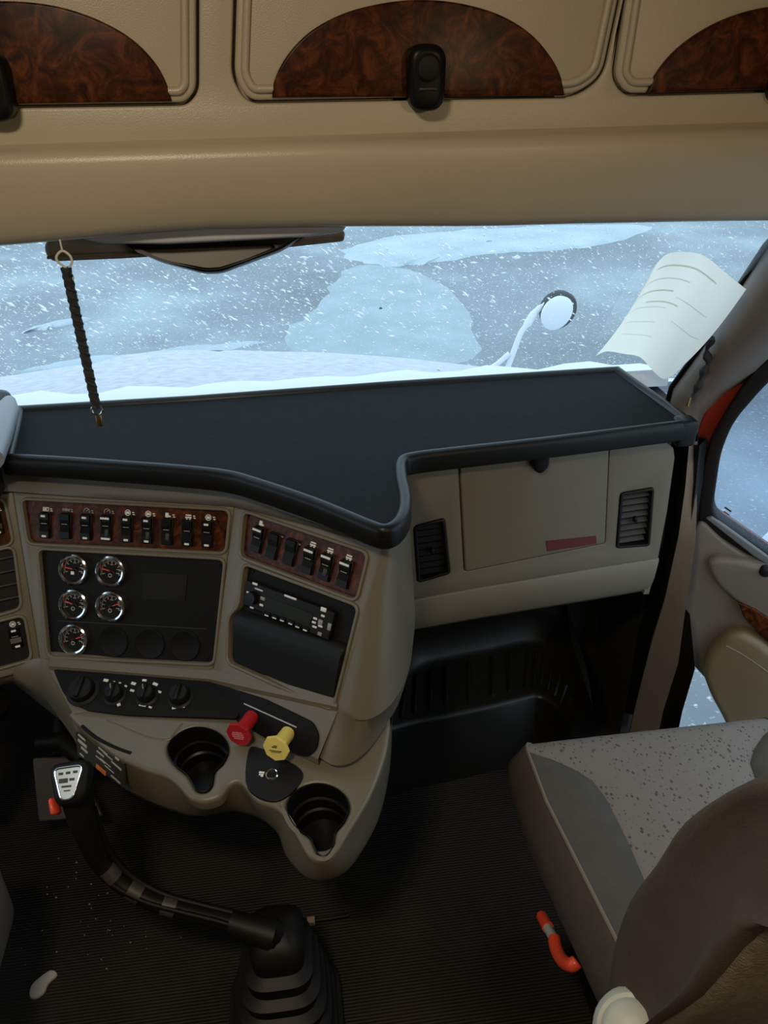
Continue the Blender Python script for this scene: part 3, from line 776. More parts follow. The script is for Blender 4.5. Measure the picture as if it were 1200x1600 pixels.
# ---- driver-side parts
hp = [atz(30, 626, 1.0), atz(27, 640, 1.0), atz(16, 680, 1.0), atz(4, 716, 1.0)]
for q in hp: q.x -= .018
tube('binnacle_edge', hp, [.012, .021, .021, .02], mat('binnacle_grey', (.20, .21, .225), .45), dash, n=14, label='grey rounded edge of the instrument hood')
rbox('binnacle_hood', (-1.2, 1.30, .93), (hp[1].x-.012, 1.62, 1.012), BLK, dash, bev=.02, seg=3)
rbox('hood_bracket', (-.62, 1.335, .905), (FL.hit(20, 765).x-.002, 1.385, .965), BLK, dash, bev=.006)
ua = [FD.hit(-110, 1090), FD.hit(-40, 1068), FD.hit(20, 1052), FL.hit(64, 1043), A1]
ub = [atz(-110, 1105, .55), atz(-40, 1078, .55), atz(20, 1066, .55), atz(66, 1084, .55), B1]
uc_ = [q+V3((.02, .10, -.06)) for q in ub]; uc_[3] = atz(100, 1130, .52); uc_[4] = atz(128, 1172, .50)
loft('knee_panel', [[q+V3((0, .01, .015)) for q in ua], ua, ub, uc_, [q+V3((.03, .12, 0)) for q in uc_]], TAN, dash, ang=60)
# hidden core behind the skins so nothing shows through
mk('core', [V3(q) for q in ((-1.2, 1.45, .56), (.18, 1.36, .56), (.75, 1.42, .60), (.75, 1.66, .60), (-1.2, 1.66, .56), (-1.2, 1.45, .93), (-.5, 1.43, .93), (.15, 1.33, .93), (.75, 1.40, .93), (.75, 1.66, .93), (-1.2, 1.66, .93))],
   [(0, 1, 2, 3, 4), (5, 6, 7, 8, 9, 10), (0, 1, 7, 6, 5), (1, 2, 8, 7), (2, 3, 9, 8), (3, 4, 10, 9), (4, 0, 5, 10)], DARK, dash)

# ================================================================== CAR RADIO
rad = thing('car_radio', 'black car radio with grey buttons in the angled panel', 'radio', FR.hit(455, 955))
rq = FR.px([(386, 906), (525, 957), (515, 1001), (381, 944)])
plate('radio_body', FR, fillet(rq, .003, 2), [], .03, BLK, rad, front=.004, bevel=.002)
dq = FR.px([(418, 931), (492, 959), (486, 976), (414, 948)])
plate('display', FR, fillet(dq, .0015, 1), [], .002, LCD, rad, front=.0052, label='dim greenish display')
rr = math.atan2(FR.p(525, 957)[1]-FR.p(386, 906)[1], FR.p(525, 957)[0]-FR.p(386, 906)[0])
def rbar(nm, x, y, a, b, material, d0=.003, d1=.006, ro=0):
    u, v = FR.p(x, y); return pbox(nm, FR, u, v, a, b, d0, d1, material, rad, bev=.0006, rot=rr+ro)
rbar('maker_plate', 456, 933, .026, .0035, WHITE, .003, .0052)
for x, y in ((421, 959), (433, 963), (445, 967), (458, 972), (469, 977), (481, 982)):
    b_ = rbar('preset_button', x, y, .012, .006, BLKG, .003, .007)
    u, v = FR.p(x, y+1); bars('button_mark', FR, [(u, v-.001, .008, .0018, rr)], .0072, WHITE, b_)
for x, y, a, b in ((401, 912, .011, .004), (390, 925, .006, .003), (407, 921, .018, .0022), (413, 935, .010, .006), (411, 945, .008, .004), (396, 949, .008, .003), (508, 952, .011, .007), (507, 962, .007, .004),
                   (495, 966, .008, .0035), (493, 972, .008, .0035), (494, 979, .009, .0035), (503, 972, .009, .009), (503, 978, .009, .003), (517, 979, .007, .012), (502, 990, .008, .006)):
    rbar('button', x, y, a, b, DIM if b > .0055 and a < .011 else WHITE, .003, .0055)
u, v = FR.p(398, 934)
lathe('volume_knob', FR.w(u, v, .003), FR.n, [(.0115, 0), (.0115, .006), (.010, .010), (.003, .0105)], BLKG, rad, 24)
# cubby cover under the radio, rounded along its top
cb = [(374, 950), (541, 1014)]
a_, b_ = FR.p(370, 952), FR.p(546, 1010); c_, d_ = FR.p(520, 1102), FR.p(360, 1032)
rows = []
for t_, h_ in ((0, -.006), (.04, .004), (.12, .010), (.25, .011), (.5, .006), (1, -.004)):
    rows.append([FR.w(*[lerp(lerp(a_[i], b_[i], s_), lerp(d_[i], c_[i], s_), t_) for i in (0, 1)], h_) for s_ in (0, .02, .25, .5, .75, .98, 1)])
rows = [[(q-FR.n*.014 if j in (0, 6) else q) for j, q in enumerate(r_)] for r_ in rows]
loft('cubby_cover', rows, mat('cubby_black', (.008, .008, .0085), .55, spec=.25), dash, ang=60, label='blank black cover below the radio')

# ================================================================== CUP HOLDER CONSOLE
con = thing('cup_holder_console', 'tan lower console with two keyhole cup holders and a power socket', 'console', (-.05, .95, .43))
KP = plane3(atz(120, 1122, .574), atz(540, 1175, .574), atz(490, 1340, .535))
top_px = [(104, 1114), (122, 1133), (150, 1158), (185, 1184), (225, 1203), (258, 1213), (278, 1228), (296, 1247), (318, 1253), (342, 1246), (358, 1228), (376, 1224), (400, 1251), (430, 1263), (447, 1280),
          (462, 1306), (482, 1338), (502, 1345), (522, 1336), (545, 1300), (580, 1240), (602, 1180), (610, 1135), (607, 1092), (470, 1075), (300, 1080)]
k2 = KP.px(top_px); kt = crom(k2[:-3], 4, closed=False) + k2[-3:]
cup1 = [(262, 1172), (270, 1155), (290, 1141), (312, 1137), (336, 1143), (352, 1157), (356, 1174), (348, 1192), (335, 1206), (331, 1226), (322, 1236), (308, 1235), (300, 1222), (292, 1210), (272, 1193)]
cup2 = [(448, 1262), (456, 1243), (474, 1230), (497, 1225), (522, 1231), (540, 1246), (545, 1264), (537, 1284), (524, 1300), (520, 1322), (510, 1336), (498, 1335), (490, 1320), (484, 1308), (460, 1289)]
sock = [(388, 1176), (400, 1168), (438, 1184), (471, 1204), (470, 1224), (446, 1248), (424, 1254), (398, 1244), (384, 1222)]
c1, c2_, sk = crom(KP.px(cup1), 4), crom(KP.px(cup2), 4), crom(KP.px(sock), 3)
plate('top', KP, kt, [c1, c2_], .024, TAN, con, front=0, bevel=.008, seg=4)
# the tan skirt
bot_px = [(108, 1140), (128, 1176), (160, 1206), (200, 1236), (245, 1259), (275, 1269), (295, 1274), (318, 1275), (340, 1271), (358, 1268), (376, 1270), (398, 1276), (420, 1288), (436, 1306),
          (445, 1334), (466, 1363), (492, 1377), (526, 1371), (556, 1345), (590, 1284), (606, 1222), (612, 1160), (612, 1100)]
top2 = k2[:23]
rT = [KP.w(a, b, -.012) for a, b in top2]; rB = [atz(x, y, .45) for x, y in bot_px]
rT, rB = crom(rT, 3, closed=False), crom(rB, 3, closed=False)
cen = V3((0, 1.1, 0))
rM = [lerp(a, b, .45)+V3((0, -.006, 0)) for a, b in zip(rT, rB)]; rM2 = [lerp(a, b, .85)+V3((0, -.003, 0)) for a, b in zip(rT, rB)]
rU = [b+V3(((cen.x-b.x)*.12, (cen.y-b.y)*.12, -.012)) for b in rB]; rU2 = [b+V3(((cen.x-b.x)*.6, (cen.y+.2-b.y)*.6, -.012)) for b in rB]
loft('skirt', [[lerp(a, V3((a.x*.9, 1.1, a.z)), .08) for a in rT], rT, rM, rM2, rB, rU, rU2], TAN, con, ang=60)
for c_, dep in ((c1, .085), (c2_, .09)):
    cc = (sum(q[0] for q in c_)/len(c_), sum(q[1] for q in c_)/len(c_))
    rows = []
    for s_, d_ in ((1.03, .0005), (.99, .0012), (.96, -.006), (.95, -.035), (.88, -.036), (.86, -.060), (.80, -.062), (.78, -dep), (.3, -dep-.001), (.02, -dep-.001)):
        rows.append([KP.w(cc[0]+(a-cc[0])*s_, cc[1]+(b-cc[1])*s_, d_) for a, b in c_])
    loft('cup_holder', rows, BLKG, con, closed=True, label='black keyhole-shaped cup well', ang=40)
sp_ = plate('socket_plate', KP, sk, [], .008, BLK, con, front=.004, bevel=.002, label='black rounded plate with chrome socket ring')
u, v = KP.p(426, 1213)
lathe('socket_ring', KP.w(u, v, .003), KP.n, [(.0105, 0), (.0105, .004), (.009, .006), (.0075, .005), (.0072, .001), (.001, .0008)], CHROME, sp_, 24)
u, v = KP.p(409, 1212)
bars('socket_icon', KP, [(u, v+.003, .009, .003), (u+.002, v-.002, .004, .005), (u-.002, v-.001, .003, .003)], .0045, WHITE, sp_)
# tray recess line and slot
tr = crom(KP.px([(166, 1126), (200, 1140), (232, 1152), (262, 1156), (272, 1146), (285, 1130)]), 5, closed=False)
tube('tray_edge', [KP.w(a, b, -.0006) for a, b in tr], .002, TAN, con, n=6)
sl = crom(KP.px([(128, 1134), (150, 1152), (178, 1167), (205, 1177)]), 4, closed=False)
tube('slot', [KP.w(a, b, -.0012) for a, b in sl], .0032, MATTE, con, n=8, label='dark slot')
# warning sticker on the skirt (three real corners on the skirt's side)
q1, q2, q3 = lerp(atz(120, 1140, .555), atz(124, 1176, .505), .0), lerp(atz(198, 1195, .55), atz(198, 1226, .50), 0), atz(121, 1177, .505)
ST = plane3(q1, q2, q3)
so_ = ST.px([(121, 1142), (146, 1163), (197, 1192), (198, 1226), (150, 1196), (124, 1178)])
stk = plate('warning_sticker', ST, so_, [], .003, INKB, con, front=.004, label='black sticker with white print and orange block')
SWH = mat('sticker_white', (.45, .43, .37), .5)
for x, y, a, b in ((131, 1151, .024, .003), (132, 1160, .030, .006), (135, 1170, .022, .005), (131, 1178, .014, .003), (164, 1172, .03, .0022), (160, 1176, .024, .003), (172, 1180, .03, .0018), (186, 1184, .012, .003),
                   (160, 1185, .03, .0018), (168, 1190, .034, .0018), (182, 1192, .02, .003), (190, 1199, .012, .004), (174, 1200, .03, .0016), (184, 1216, .03, .003)):
    u, v = ST.p(x, y); bars('print_line', ST, [(u, v, a*.8, b, -.12)], .0044, SWH, stk, t=.0003)
u, v = ST.p(161, 1201); bars('sticker_block', ST, [(u, v, .026, .009, -.1)], .0045, ORANGE, stk, t=.0003)

# ================================================================== GEAR LEVER
gl = thing('gear_lever', 'black gear lever with silver shift-pattern knob and bellows boot', 'gear lever', (-.1, .8, 0))
kc = atz(112, 1234, .555)
gpath = [atz(118, 1232, .545), atz(128, 1275, .49), atz(142, 1318, .43), atz(160, 1352, .38), atz(190, 1383, .34), atz(240, 1410, .31), atz(300, 1427, .29), atz(360, 1442, .275), atz(420, 1462, .26)]
lp_ = crom(gpath, 4, closed=False)
lev = tube('lever', lp_, [lerp(.027, .0145, min(1, i/14)) for i in range(len(lp_))], RUB, gl, n=14)
for (x, y, z), r_ in zip(((125, 1315, .45), (152, 1333, .40), (180, 1377, .345), (222, 1402, .318), (280, 1425, .297)), (.0205,)*5):
    c = atz(x, y, z)
# air lines wrapped to the lever
tube('air_line', crom([q+V3((.018, .01, .004)) for q in gpath[1:]], 4, closed=False), .006, BLK, gl, n=8)
tube('air_line', crom([q+V3((-.014, -.006, .014)) for q in gpath[1:]], 4, closed=False), .005, BLK, gl, n=8)
for i in (3, 4, 5):
    a, b = gpath[i], gpath[i+1]; mid = lerp(a, b, .4)
    tube('wrap_band', [mid-(b-a).normalized()*.012, mid+(b-a).normalized()*.012], .0165, mat('grey_tape', (.045, .040, .036), .5), gl, n=12, label='grey tape band')
# knob: rounded grip with slanted top
kd = (gpath[0]-gpath[1]).normalized()
kn = V3((.05, -.62, .78)).normalized()
KB = PL(kc+V3((0, 0, .02)), (1, 0, 0), kn)
rows = []
for s_, d_, dy in ((.55, -.075, -.01), (.75, -.06, -.006), (.95, -.035, 0), (1.06, -.015, 0), (1.05, -.005, 0), (.97, .004, 0), (.86, .009, 0), (.1, .011, 0)):
    rr_ = fillet([(-.031, .028), (.034, .030), (.026, -.035), (-.019, -.038)], .018, 5)
    rows.append([KB.w(a*s_, b*s_+dy, d_) for a, b in rr_])
kb = loft('knob', rows, BLK, gl, closed=True, cap=True, ang=60)
em = fillet([(-.0235, .021), (.0255, .023), (.010, -.030), (-.010, -.031)], .012, 5)
plate('emblem_frame', KB, em, [off2(em, -.0035)], .006, CHROME, kb, front=.0145, bevel=.0014)
plate('shift_pattern', KB, off2(em, -.003), [], .004, mat('silver_blue', (.30, .36, .44), .35, metal=.4), kb, front=.0125, label='silver shift-pattern plate')  # plate's blue tint is a reflection put into its colour
bars('pattern_marks', KB, [(-.010, .011, .007, .004), (.001, .0115, .007, .004), (.012, .012, .007, .004), (-.006, .0, .014, .007), (.007, .001, .008, .004), (-.001, -.009, .015, .003), (0, -.0155, .010, .002)], .0128, INKB, kb, t=.0003)
rs_ = atz(82, 1260, .53)
RSP = PL(rs_, (.97, .1, .2), (-.25, -.62, .75))
pbox('range_switch', RSP, 0, 0, .0085, .026, -.02, .006, ORED, kb, bev=.003, label='red range switch')
# boot
bx, by = atz(440, 1530, .13).x, atz(440, 1530, .13).y-.01
sec = [(.105, 0), (.105, .02), (.088, .026), (.094, .05), (.080, .058), (.086, .085), (.072, .093), (.078, .12), (.064, .128), (.070, .155), (.056, .163), (.060, .19), (.046, .20), (.048, .235), (.030, .255), (.005, .262)]
rows = []
for s_, z_ in sec:
    sq = fillet([(-s_, -s_*1.15), (s_, -s_*1.15), (s_, s_*1.15), (-s_, s_*1.15)], s_*.7, 6)
    rows.append([V3((bx+a+.0*z_, by+b+z_*.12, z_+.001)) for a, b in sq])
loft('boot', rows, RUB, gl, closed=True, cap=True, ang=50)
tube('boot_neck', [V3((bx, by+.03, .225)), gpath[-1]+V3((0, 0, .005)), gpath[-2]], [.03, .026, .02], RUB, gl, n=12)

# ================================================================== FLOOR THINGS
# pedal plate beyond the knob
pp = [atz(50, 1184, .20), atz(112, 1181, .20), atz(160, 1276, .12), atz(60, 1284, .12)]
PP = plane3(pp[3], pp[2], pp[0])
t = thing('pedal', 'brown-black foot pedal plate on the floor behind the gear knob', 'pedal', (pp[0]+pp[2])/2-V3((0, 0, .15)))
plate('pedal_pad', PP, fillet(PP.px([(50, 1184), (112, 1181), (160, 1274), (60, 1284)]), .008, 3), [], .014, mat('pedal_rubber', (.045, .035, .028), .6, noise=.2), t, front=0, bevel=.003)
a = (pp[0]+pp[1])/2
tube('pedal_arm', [a+V3((0, .02, -.02)), V3((a.x, 1.71, a.z+.12))], .012, BLK, t)
# steering column
t = thing('steering_column', 'black steering column shroud below the driver dash', 'steering column', (-.72, 1.3, .3))
tube('column', [atz(-25, 1095, .50), atz(-32, 1160, .40), atz(-40, 1250, .25)], [.038, .032, .03], BLK, t, n=18)
tube('column_collar', [atz(-23, 1096, .512), atz(-24, 1108, .49)], .043, BLKG, t, n=18)
tube('column_joint', [atz(60, 1162, .28), atz(100, 1158, .29), atz(130, 1185, .27)], [.016, .024, .02], BLK, t, n=12)
# scrap of paper on the floor, crumbs
def blob(name, pts, th, material, z=0, parent=None):
    P2 = PL((0, 0, z), (1, 0, 0), (0, 0, 1)); o = [(q.x, q.y) for q in pts]
    return plate(name, P2, crom(o, 3), [], th, material, parent, front=th, bevel=th*.35)
o = blob('paper_scrap', [atz(x, y, 0) for x, y in ((47, 1558), (50, 1542), (62, 1530), (80, 1518), (90, 1524), (76, 1538), (70, 1552), (56, 1562))], .006, mat('scrap_white', (.42, .38, .33), .8), z=0)
tag(o, 'small pale torn scrap lying on the ribbed floor', 'scrap')
vs, fs = [], []
for k in range(46):
    x, y = random.gauss(150, 70), random.gauss(1430, 60)
    if y < 1330 or x < 22: continue
    c = atz(x, y, .0015); s_ = random.uniform(.0008, .0022); n0 = len(vs)
    vs += [c+V3((s_, 0, -.001)), c+V3((-s_, s_*.6, -.001)), c+V3((-s_*.4, -s_, -.001)), c+V3((0, 0, s_))]
    fs += [(n0, n0+1, n0+3), (n0+1, n0+2, n0+3), (n0+2, n0, n0+3), (n0, n0+2, n0+1)]
o = mk('floor_crumbs', vs, fs, mat('crumb', (.4, .37, .32), .7), kind='stuff'); tag(o, 'tiny pale crumbs and grit scattered on the floor', 'crumbs', kind='stuff')
# seat-base cable clip in the middle of the floor
t = thing('floor_cable', 'thin dark cable with a tan clip lying on the floor below the console', 'cable', atz(490, 1438, 0))
tube('cable', crom([atz(440, 1446, .008), atz(470, 1441, .008), atz(510, 1436, .008), atz(545, 1430, .008)], 4, closed=False), .004, RUB, t)
c = atz(486, 1439, .008); rbox('clip', c-V3((.008, .007, .008)), c+V3((.008, .007, .006)), mat('clip_tan', (.28, .19, .13), .5), t, bev=.002, label='tan clip')

# footwell step, ribbed
stp = thing('footwell_step', 'black moulded footwell step with ribbed tread under the glovebox', 'step', (.4, 1.45, 0))
STEP = mat('step_black', (.010, .009, .0075), .36, spec=.35, noise=.2, nscale=20)
bk = [(600, 1095), (622, 1075), (655, 1048), (700, 1036), (770, 1022), (825, 1010), (850, 1014), (876, 1044), (894, 1085), (905, 1128)]
ft = [(590, 1150), (610, 1140), (650, 1128), (700, 1119), (770, 1104), (820, 1092), (842, 1088), (862, 1098), (880, 1115), (893, 1132)]
rb = [atz(x, y, .235) for x, y in bk]; rf = [atz(x, y, .20) for x, y in ft]
rwall = [q+V3((.0, .05, .06)) for q in rb]; rwall[-4:] = [q+V3((.06-.012*i, .03-.012*i, .05)) for i, q in enumerate(rb[-4:])]
rback = [q+V3((0, .12, .02)) for q in rwall]
S = lambda r_: crom(r_, 4, closed=False)
rows = [S([V3((q.x+.02, min(q.y+.1, 1.71), q.z)) for q in rback]), S(rwall), S([lerp(a, b, .75)+V3((0, .004, -.003)) for a, b in zip(rwall, rb)]), S(rb), S([lerp(a, b, .9) for a, b in zip(rb, rf)]), S(rf), S([q+V3((0, -.004, -.008)) for q in rf]), S([V3((q.x, q.y-.02, .0)) for q in rf])]
loft('step_shell', rows, STEP, stp, ang=60)
for k in range(17):
    t_ = (k+.7)/17.4
    def at(r_, t_):
        f_ = t_*(len(r_)-1); i = min(int(f_), len(r_)-2); return lerp(r_[i], r_[i+1], f_-i)
    a, b = at(rb, t_), at(rf, t_)
    p0, p1 = lerp(a, b, .10)+V3((0, 0, .002)), lerp(a, b, .80)+V3((0, 0, .001))
    tube('rib', [p0-V3((0, 0, .004)), p0+V3((0, 0, .003)), lerp(p0, p1, .08)+V3((0, 0, .004)), p1+V3((0, 0, .003)), p1-V3((0, 0, .004))], .0045, STEP, stp, n=6)

# ================================================================== PASSENGER SEAT
seat = thing('passenger_seat', 'grey cloth passenger seat with flecked light centre panel', 'seat', (.6, .75, 0))
SX0, SX1 = .352, .862
def sxl(y):                                               # rounded front corner, tapering in toward the rear
    r_ = .045; t_ = max(0, min(r_*.93, y-(1.056-r_)))
    return SX0 + (.006 if y > .9 else .006 + (.9-y)*.10) + r_ - math.sqrt(r_*r_-t_*t_)
def bnd(y):                                               # left boundary of the light panel
    pts = [(.40, .475), (.74, .474), (.825, .476), (.90, .472), (.935, .464), (.98, .427), (1.012, .372), (1.04, .362), (1.08, .362)]
    for (a, b), (c, d) in zip(pts, pts[1:]):
        if a <= y <= c: return lerp(b, d, (y-a)/(c-a))
    return pts[-1][1]
ys = [.44, .50, .56, .62, .68, .74, .80, .85, .90, .935, .965, .99, 1.01, 1.025, 1.038, 1.047, 1.052, 1.052, 1.045]
zs = [0]*13 + [-.003, -.010, -.022, -.04, -.09, -.17]
def srow(y, dz, j):
    xl = sxl(y); xr = SX1+SX0-xl; b = min(max(bnd(y), xl+.010), xl+.20); br = SX1+SX0-b; z = .5+dz
    dome = .012
    fr = max(0, min(1, (1.052-y)/.10))
    L = [(xl+.055, .27+.0), (xl+.012, .33), (xl-.012, .40), (xl-.016, .455), (xl-.001, z-.016), (xl+.006, z-.004)]
    c1_ = [(xl+.014, z+.001), (lerp(xl+.014, b, .35), z+.006*fr), (lerp(xl+.014, b, .75), z+.003*fr), (b, z-.003*fr)]
    c2 = [(b+.002, z-.006*fr), (lerp(b, br, .12), z+.001*fr), (lerp(b, br, .3), z+.004*fr), ((b+br)/2, z+.005*fr)]
    left = L + c1_ + c2
    right = [(SX1+SX0-x, zz) for x, zz in reversed(left[:-1])]
    return [V3((x, y if zz > .44 or dz else y, zz if zz > z-.02 else min(zz, z-.004))) for x, zz in left+right]
rows = [srow(y, z, j) for j, (y, z) in enumerate(zip(ys, zs))]
n = len(rows[0])
def sub(c0, c1): return [r_[c0:c1+1] for r_ in rows]
NL = 6
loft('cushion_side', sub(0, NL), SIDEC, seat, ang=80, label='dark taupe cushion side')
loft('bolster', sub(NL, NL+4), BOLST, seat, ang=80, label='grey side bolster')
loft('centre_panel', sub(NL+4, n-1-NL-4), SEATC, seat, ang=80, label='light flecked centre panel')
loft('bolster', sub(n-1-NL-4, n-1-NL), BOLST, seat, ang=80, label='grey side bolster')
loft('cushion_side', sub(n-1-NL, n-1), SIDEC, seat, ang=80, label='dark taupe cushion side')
tube('welt', [r_[NL]+V3((0, 0, .0005)) for r_ in rows[:17]], .003, mat('welt_tan', (.17, .135, .10), .8), seat, n=6, label='piped seam')
fb = rows[-1]
mk('cushion_base', [V3((SX0+.06, .44, .27)), V3((SX1-.06, .44, .27)), V3((SX1-.06, 1.04, .27)), V3((SX0+.06, 1.04, .27)), V3((SX0+.06, 1.035, .34)), V3((SX1-.06, 1.035, .34)), V3((SX1-.06, .44, .34)), V3((SX0+.06, .44, .34))],
   [(0, 1, 2, 3), (3, 2, 5, 4), (4, 5, 6, 7), (0, 1, 6, 7), (0, 3, 4, 7), (1, 2, 5, 6)], DARK, seat)
rbox('pedestal', (.47, .5, 0.0), (.76, .95, .275), BLK, seat, bev=.02)
# backrest: side outline (y, z) measured on the left side, swept across
side = [(.600, .46), (.607, .52), (.610, .58), (.595, .69), (.556, .81), (.522, .92), (.452, 1.05), (.40, 1.11), (.34, 1.14), (.29, 1.12), (.285, 1.07), (.33, 1.0), (.395, .92), (.445, .73), (.505, .56), (.525, .49), (.55, .44), (.585, .43)]
sd = crom([(a, b, 0) for a, b in side], 3)
cy, cz = .48, .76
rows = []
for x, s_ in ((.376, .30), (.364, .62), (.360, .80), (.363, .90), (.372, .965), (.39, .995), (.42, 1.0), (.5, 1.0), (.6, 1.0), (.72, 1.0), (.80, 1.0), (.84, .995), (.858, .965), (.866, .90), (.868, .80), (.855, .3)):
    rows.append([V3((x, cy+(q.x-cy)*lerp(s_, 1, .1), cz+(q.y-cz)*lerp(s_, 1, .55))) for q in sd])
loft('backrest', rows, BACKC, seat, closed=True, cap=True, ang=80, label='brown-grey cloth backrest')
rear = [(.33, 1.0), (.395, .92), (.445, .73), (.505, .56), (.525, .49)]
rr2 = crom([(a, b, 0) for a, b in rear], 3, closed=False)
rows = []
for x, d_ in ((.378, .004), (.384, -.004), (.40, -.008), (.60, -.012), (.83, -.008), (.85, .004)):
    rows.append([V3((x, q.x+d_, q.y-.004)) for q in rr2])
loft('rear_panel', rows, CARPET, seat, ang=60, label='tan carpeted back of the backrest')
# belt buckles beside the cushion
bz = [atx(x, y, .372) for x, y in ((850, 1440), (861, 1459), (868, 1474), (876, 1492), (890, 1506), (901, 1500))]
bk_ = thing('seat_lever', 'orange-red lever with grey joint on the passenger seat side', 'lever', bz[3])
tube('tip', [atx(846, 1431, .366), atx(856, 1449, .366)], [.0095, .0105], ORED, bk_, n=8)
tube('joint', [atx(856, 1450, .366), atx(865, 1466, .366)], .0085, GREYP, bk_, n=8, label='grey joint')
tube('grip', crom([atx(866, 1466, .362), atx(869, 1482, .358), atx(879, 1501, .356), atx(893, 1508, .358), atx(902, 1502, .366)], 4, closed=False), [.010]+[.0105]*15+[.009], ORED, bk_, n=10)
tube('lever_stem', [atx(868, 1480, .375), atx(905, 1508, .42)], .006, BLK, bk_, n=8)
# recliner cap at the bottom
cq = atx(990, 1612, .365)
t = thing('recliner_cap', 'pale rounded plastic recliner cap at the seat back foot', 'cap', cq)
axr = V3((-.40, -.45, .80)).normalized()
lathe('cap_dome', cq, axr, [(.048, -.05), (.050, -.01), (.049, .008), (.043, .016), (.038, .017), (.036, .021), (.030, .027), (.015, .030), (.002, .031)], PALE, t, 32)
# tan carpeted bunk edge behind the seat
o = rbox('bunk_base', (.30, -.6, 0.0), (.84, .36, .50), CARPET, bev=.03, seg=3); tag(o, 'tan carpeted bunk base behind the passenger seat', 'bunk')

# ================================================================== DRIVER SEAT (edge in view)
ds = thing('driver_seat', 'grey-tan driver seat cushion edge at the lower corner', 'seat', (-.75, .7, 0))
rbox('cushion', (-1.05, .38, .30), (-.517, .975, .52), mat('driver_cloth', (.15, .13, .11), .8, noise=.1), ds, bev=.05, seg=5)
M_ = Matrix.Translation((-.73, .36, .45)) @ Matrix.Rotation(math.radians(14), 4, 'X')
rbox('backrest', (-.26, -.13, 0), (.26, 0, .68), BACKC, ds, bev=.05, seg=4, M=M_)
rbox('pedestal', (-.92, .42, 0), (-.55, .85, .31), BLK, ds, bev=.02)

# ================================================================== PASSENGER DOOR (swung open)
an = math.radians(60); dd = V3((math.sin(an), -math.cos(an), 0)); dn = V3((-math.cos(an), -math.sin(an), 0))
if dn.dot(CAM-V3((.84, 1.42, 1))) < 0: dn = -dn
DP = PL((.835, 1.425, 0), dd, dn)
door = thing('door_1', 'tan passenger door standing open with armrest and black-framed window', 'door', (.835, 1.425, -.1)); door['kind'] = 'structure'
del door['category']
g_px = [(1112, 806), (1126, 708), (1146, 660), (1200, 598), (1300, 520), (1420, 540), (1460, 760), (1420, 1000), (1200, 866)]
f_px = [(1090, 818), (1097, 735), (1109, 690), (1138, 640), (1200, 548), (1300, 470), (1460, 500), (1500, 780), (1450, 1060), (1200, 885), (1168, 868)]
gp, fp = DP.px(g_px), DP.px(f_px)
sh_ = DP.px([(1084, 830), (1087, 690), (1098, 655), (1134, 616), (1200, 530), (1320, 440), (1500, 460), (1560, 800), (1540, 1100), (1420, 1420), (1230, 1420), (1140, 1106), (1112, 1068), (1086, 1042), (1060, 1015), (1048, 985), (1068, 900)])
plate('door_shell', DP, fillet(sh_, .02, 4), [off2(gp, .004)], .03, CARRED, door, front=-.03, bevel=.004, label='red painted door shell')
plate('window_frame', DP, fillet(fp, .02, 4), [fillet(gp, .03, 5)], .04, RUB, door, front=-.001, bevel=.005, label='black rubber window frame')
plate('pane', DP, off2(gp, .006), [], .004, DGLASS, door, front=-.012, label='clear window pane')
tr_px = [(1082, 822), (1098, 812), (1132, 846), (1166, 867), (1210, 882), (1450, 1080), (1440, 1400), (1240, 1400), (1142, 1108), (1114, 1072), (1088, 1044), (1062, 1016), (1048, 985), (1066, 905)]
tp = DP.px(tr_px)
plate('trim_panel', DP, fillet(tp, .018, 4), [], .03, DOORT, door, front=.006, bevel=.008, seg=3)
sp2 = DP.px([(1101, 806), (1195, 866), (1260, 912), (1250, 918), (1170, 868)])
plate('sill_strip', DP, DP.px([(1104, 808), (1112, 806), (1197, 866), (1215, 880), (1204, 882), (1180, 868)]), [], .012, mat('sill_grey', (.14, .14, .15), .5), door, front=.008, bevel=.002, label='grey sill strip')
up_ = DP.px([(1106, 868), (1120, 862), (1160, 866), (1230, 888), (1440, 1050), (1440, 1150), (1290, 1010), (1200, 965), (1150, 930), (1124, 908), (1110, 886)])
plate('upper_pad', DP, fillet(up_, .015, 4), [], .034, DOORT, door, front=.03, bevel=.014, seg=4)
wd_ = DP.px([(1154, 928), (1180, 938), (1250, 985), (1400, 1090), (1400, 1120), (1240, 1022), (1180, 970), (1162, 950)])
plate('wood_pull', DP, fillet(wd_, .006, 3), [], .02, WOOD, door, front=.035, bevel=.003, label='dark burl pull strip')
ar_ = DP.px([(1138, 976), (1160, 972), (1185, 984), (1240, 1025), (1400, 1150), (1420, 1380), (1240, 1390), (1132, 1108), (1112, 1072), (1098, 1034), (1108, 1002)])
ap = plate('armrest_pad', DP, fillet(ar_, .02, 5), [], .05, ARMT, door, front=.045, bevel=.018, seg=4, label='tan vinyl armrest pad')
st_ = [DP.hit(x, y)+DP.n*.0455 for x, y in ((1136, 990), (1165, 1006), (1205, 1034), (1260, 1075))]
tube('stitch_line', crom(st_, 3, closed=False), .0015, BROWNB, ap, n=6)
u, v = DP.p(1196, 882)
lathe('lock_knob', DP.w(u, v, .02), DP.n, [(.012, 0), (.012, .012), (.008, .018), (.002, .019)], BLK, door, 14)
for x, y, a, b in ((1137, 800, .016, .0035), (1135, 806, .014, .0018)):
    u, v = DP.p(x, y); bars('glass_mark', DP, [(u, v, a, b, -.5)], -.0112, INKB, door, t=.0003)

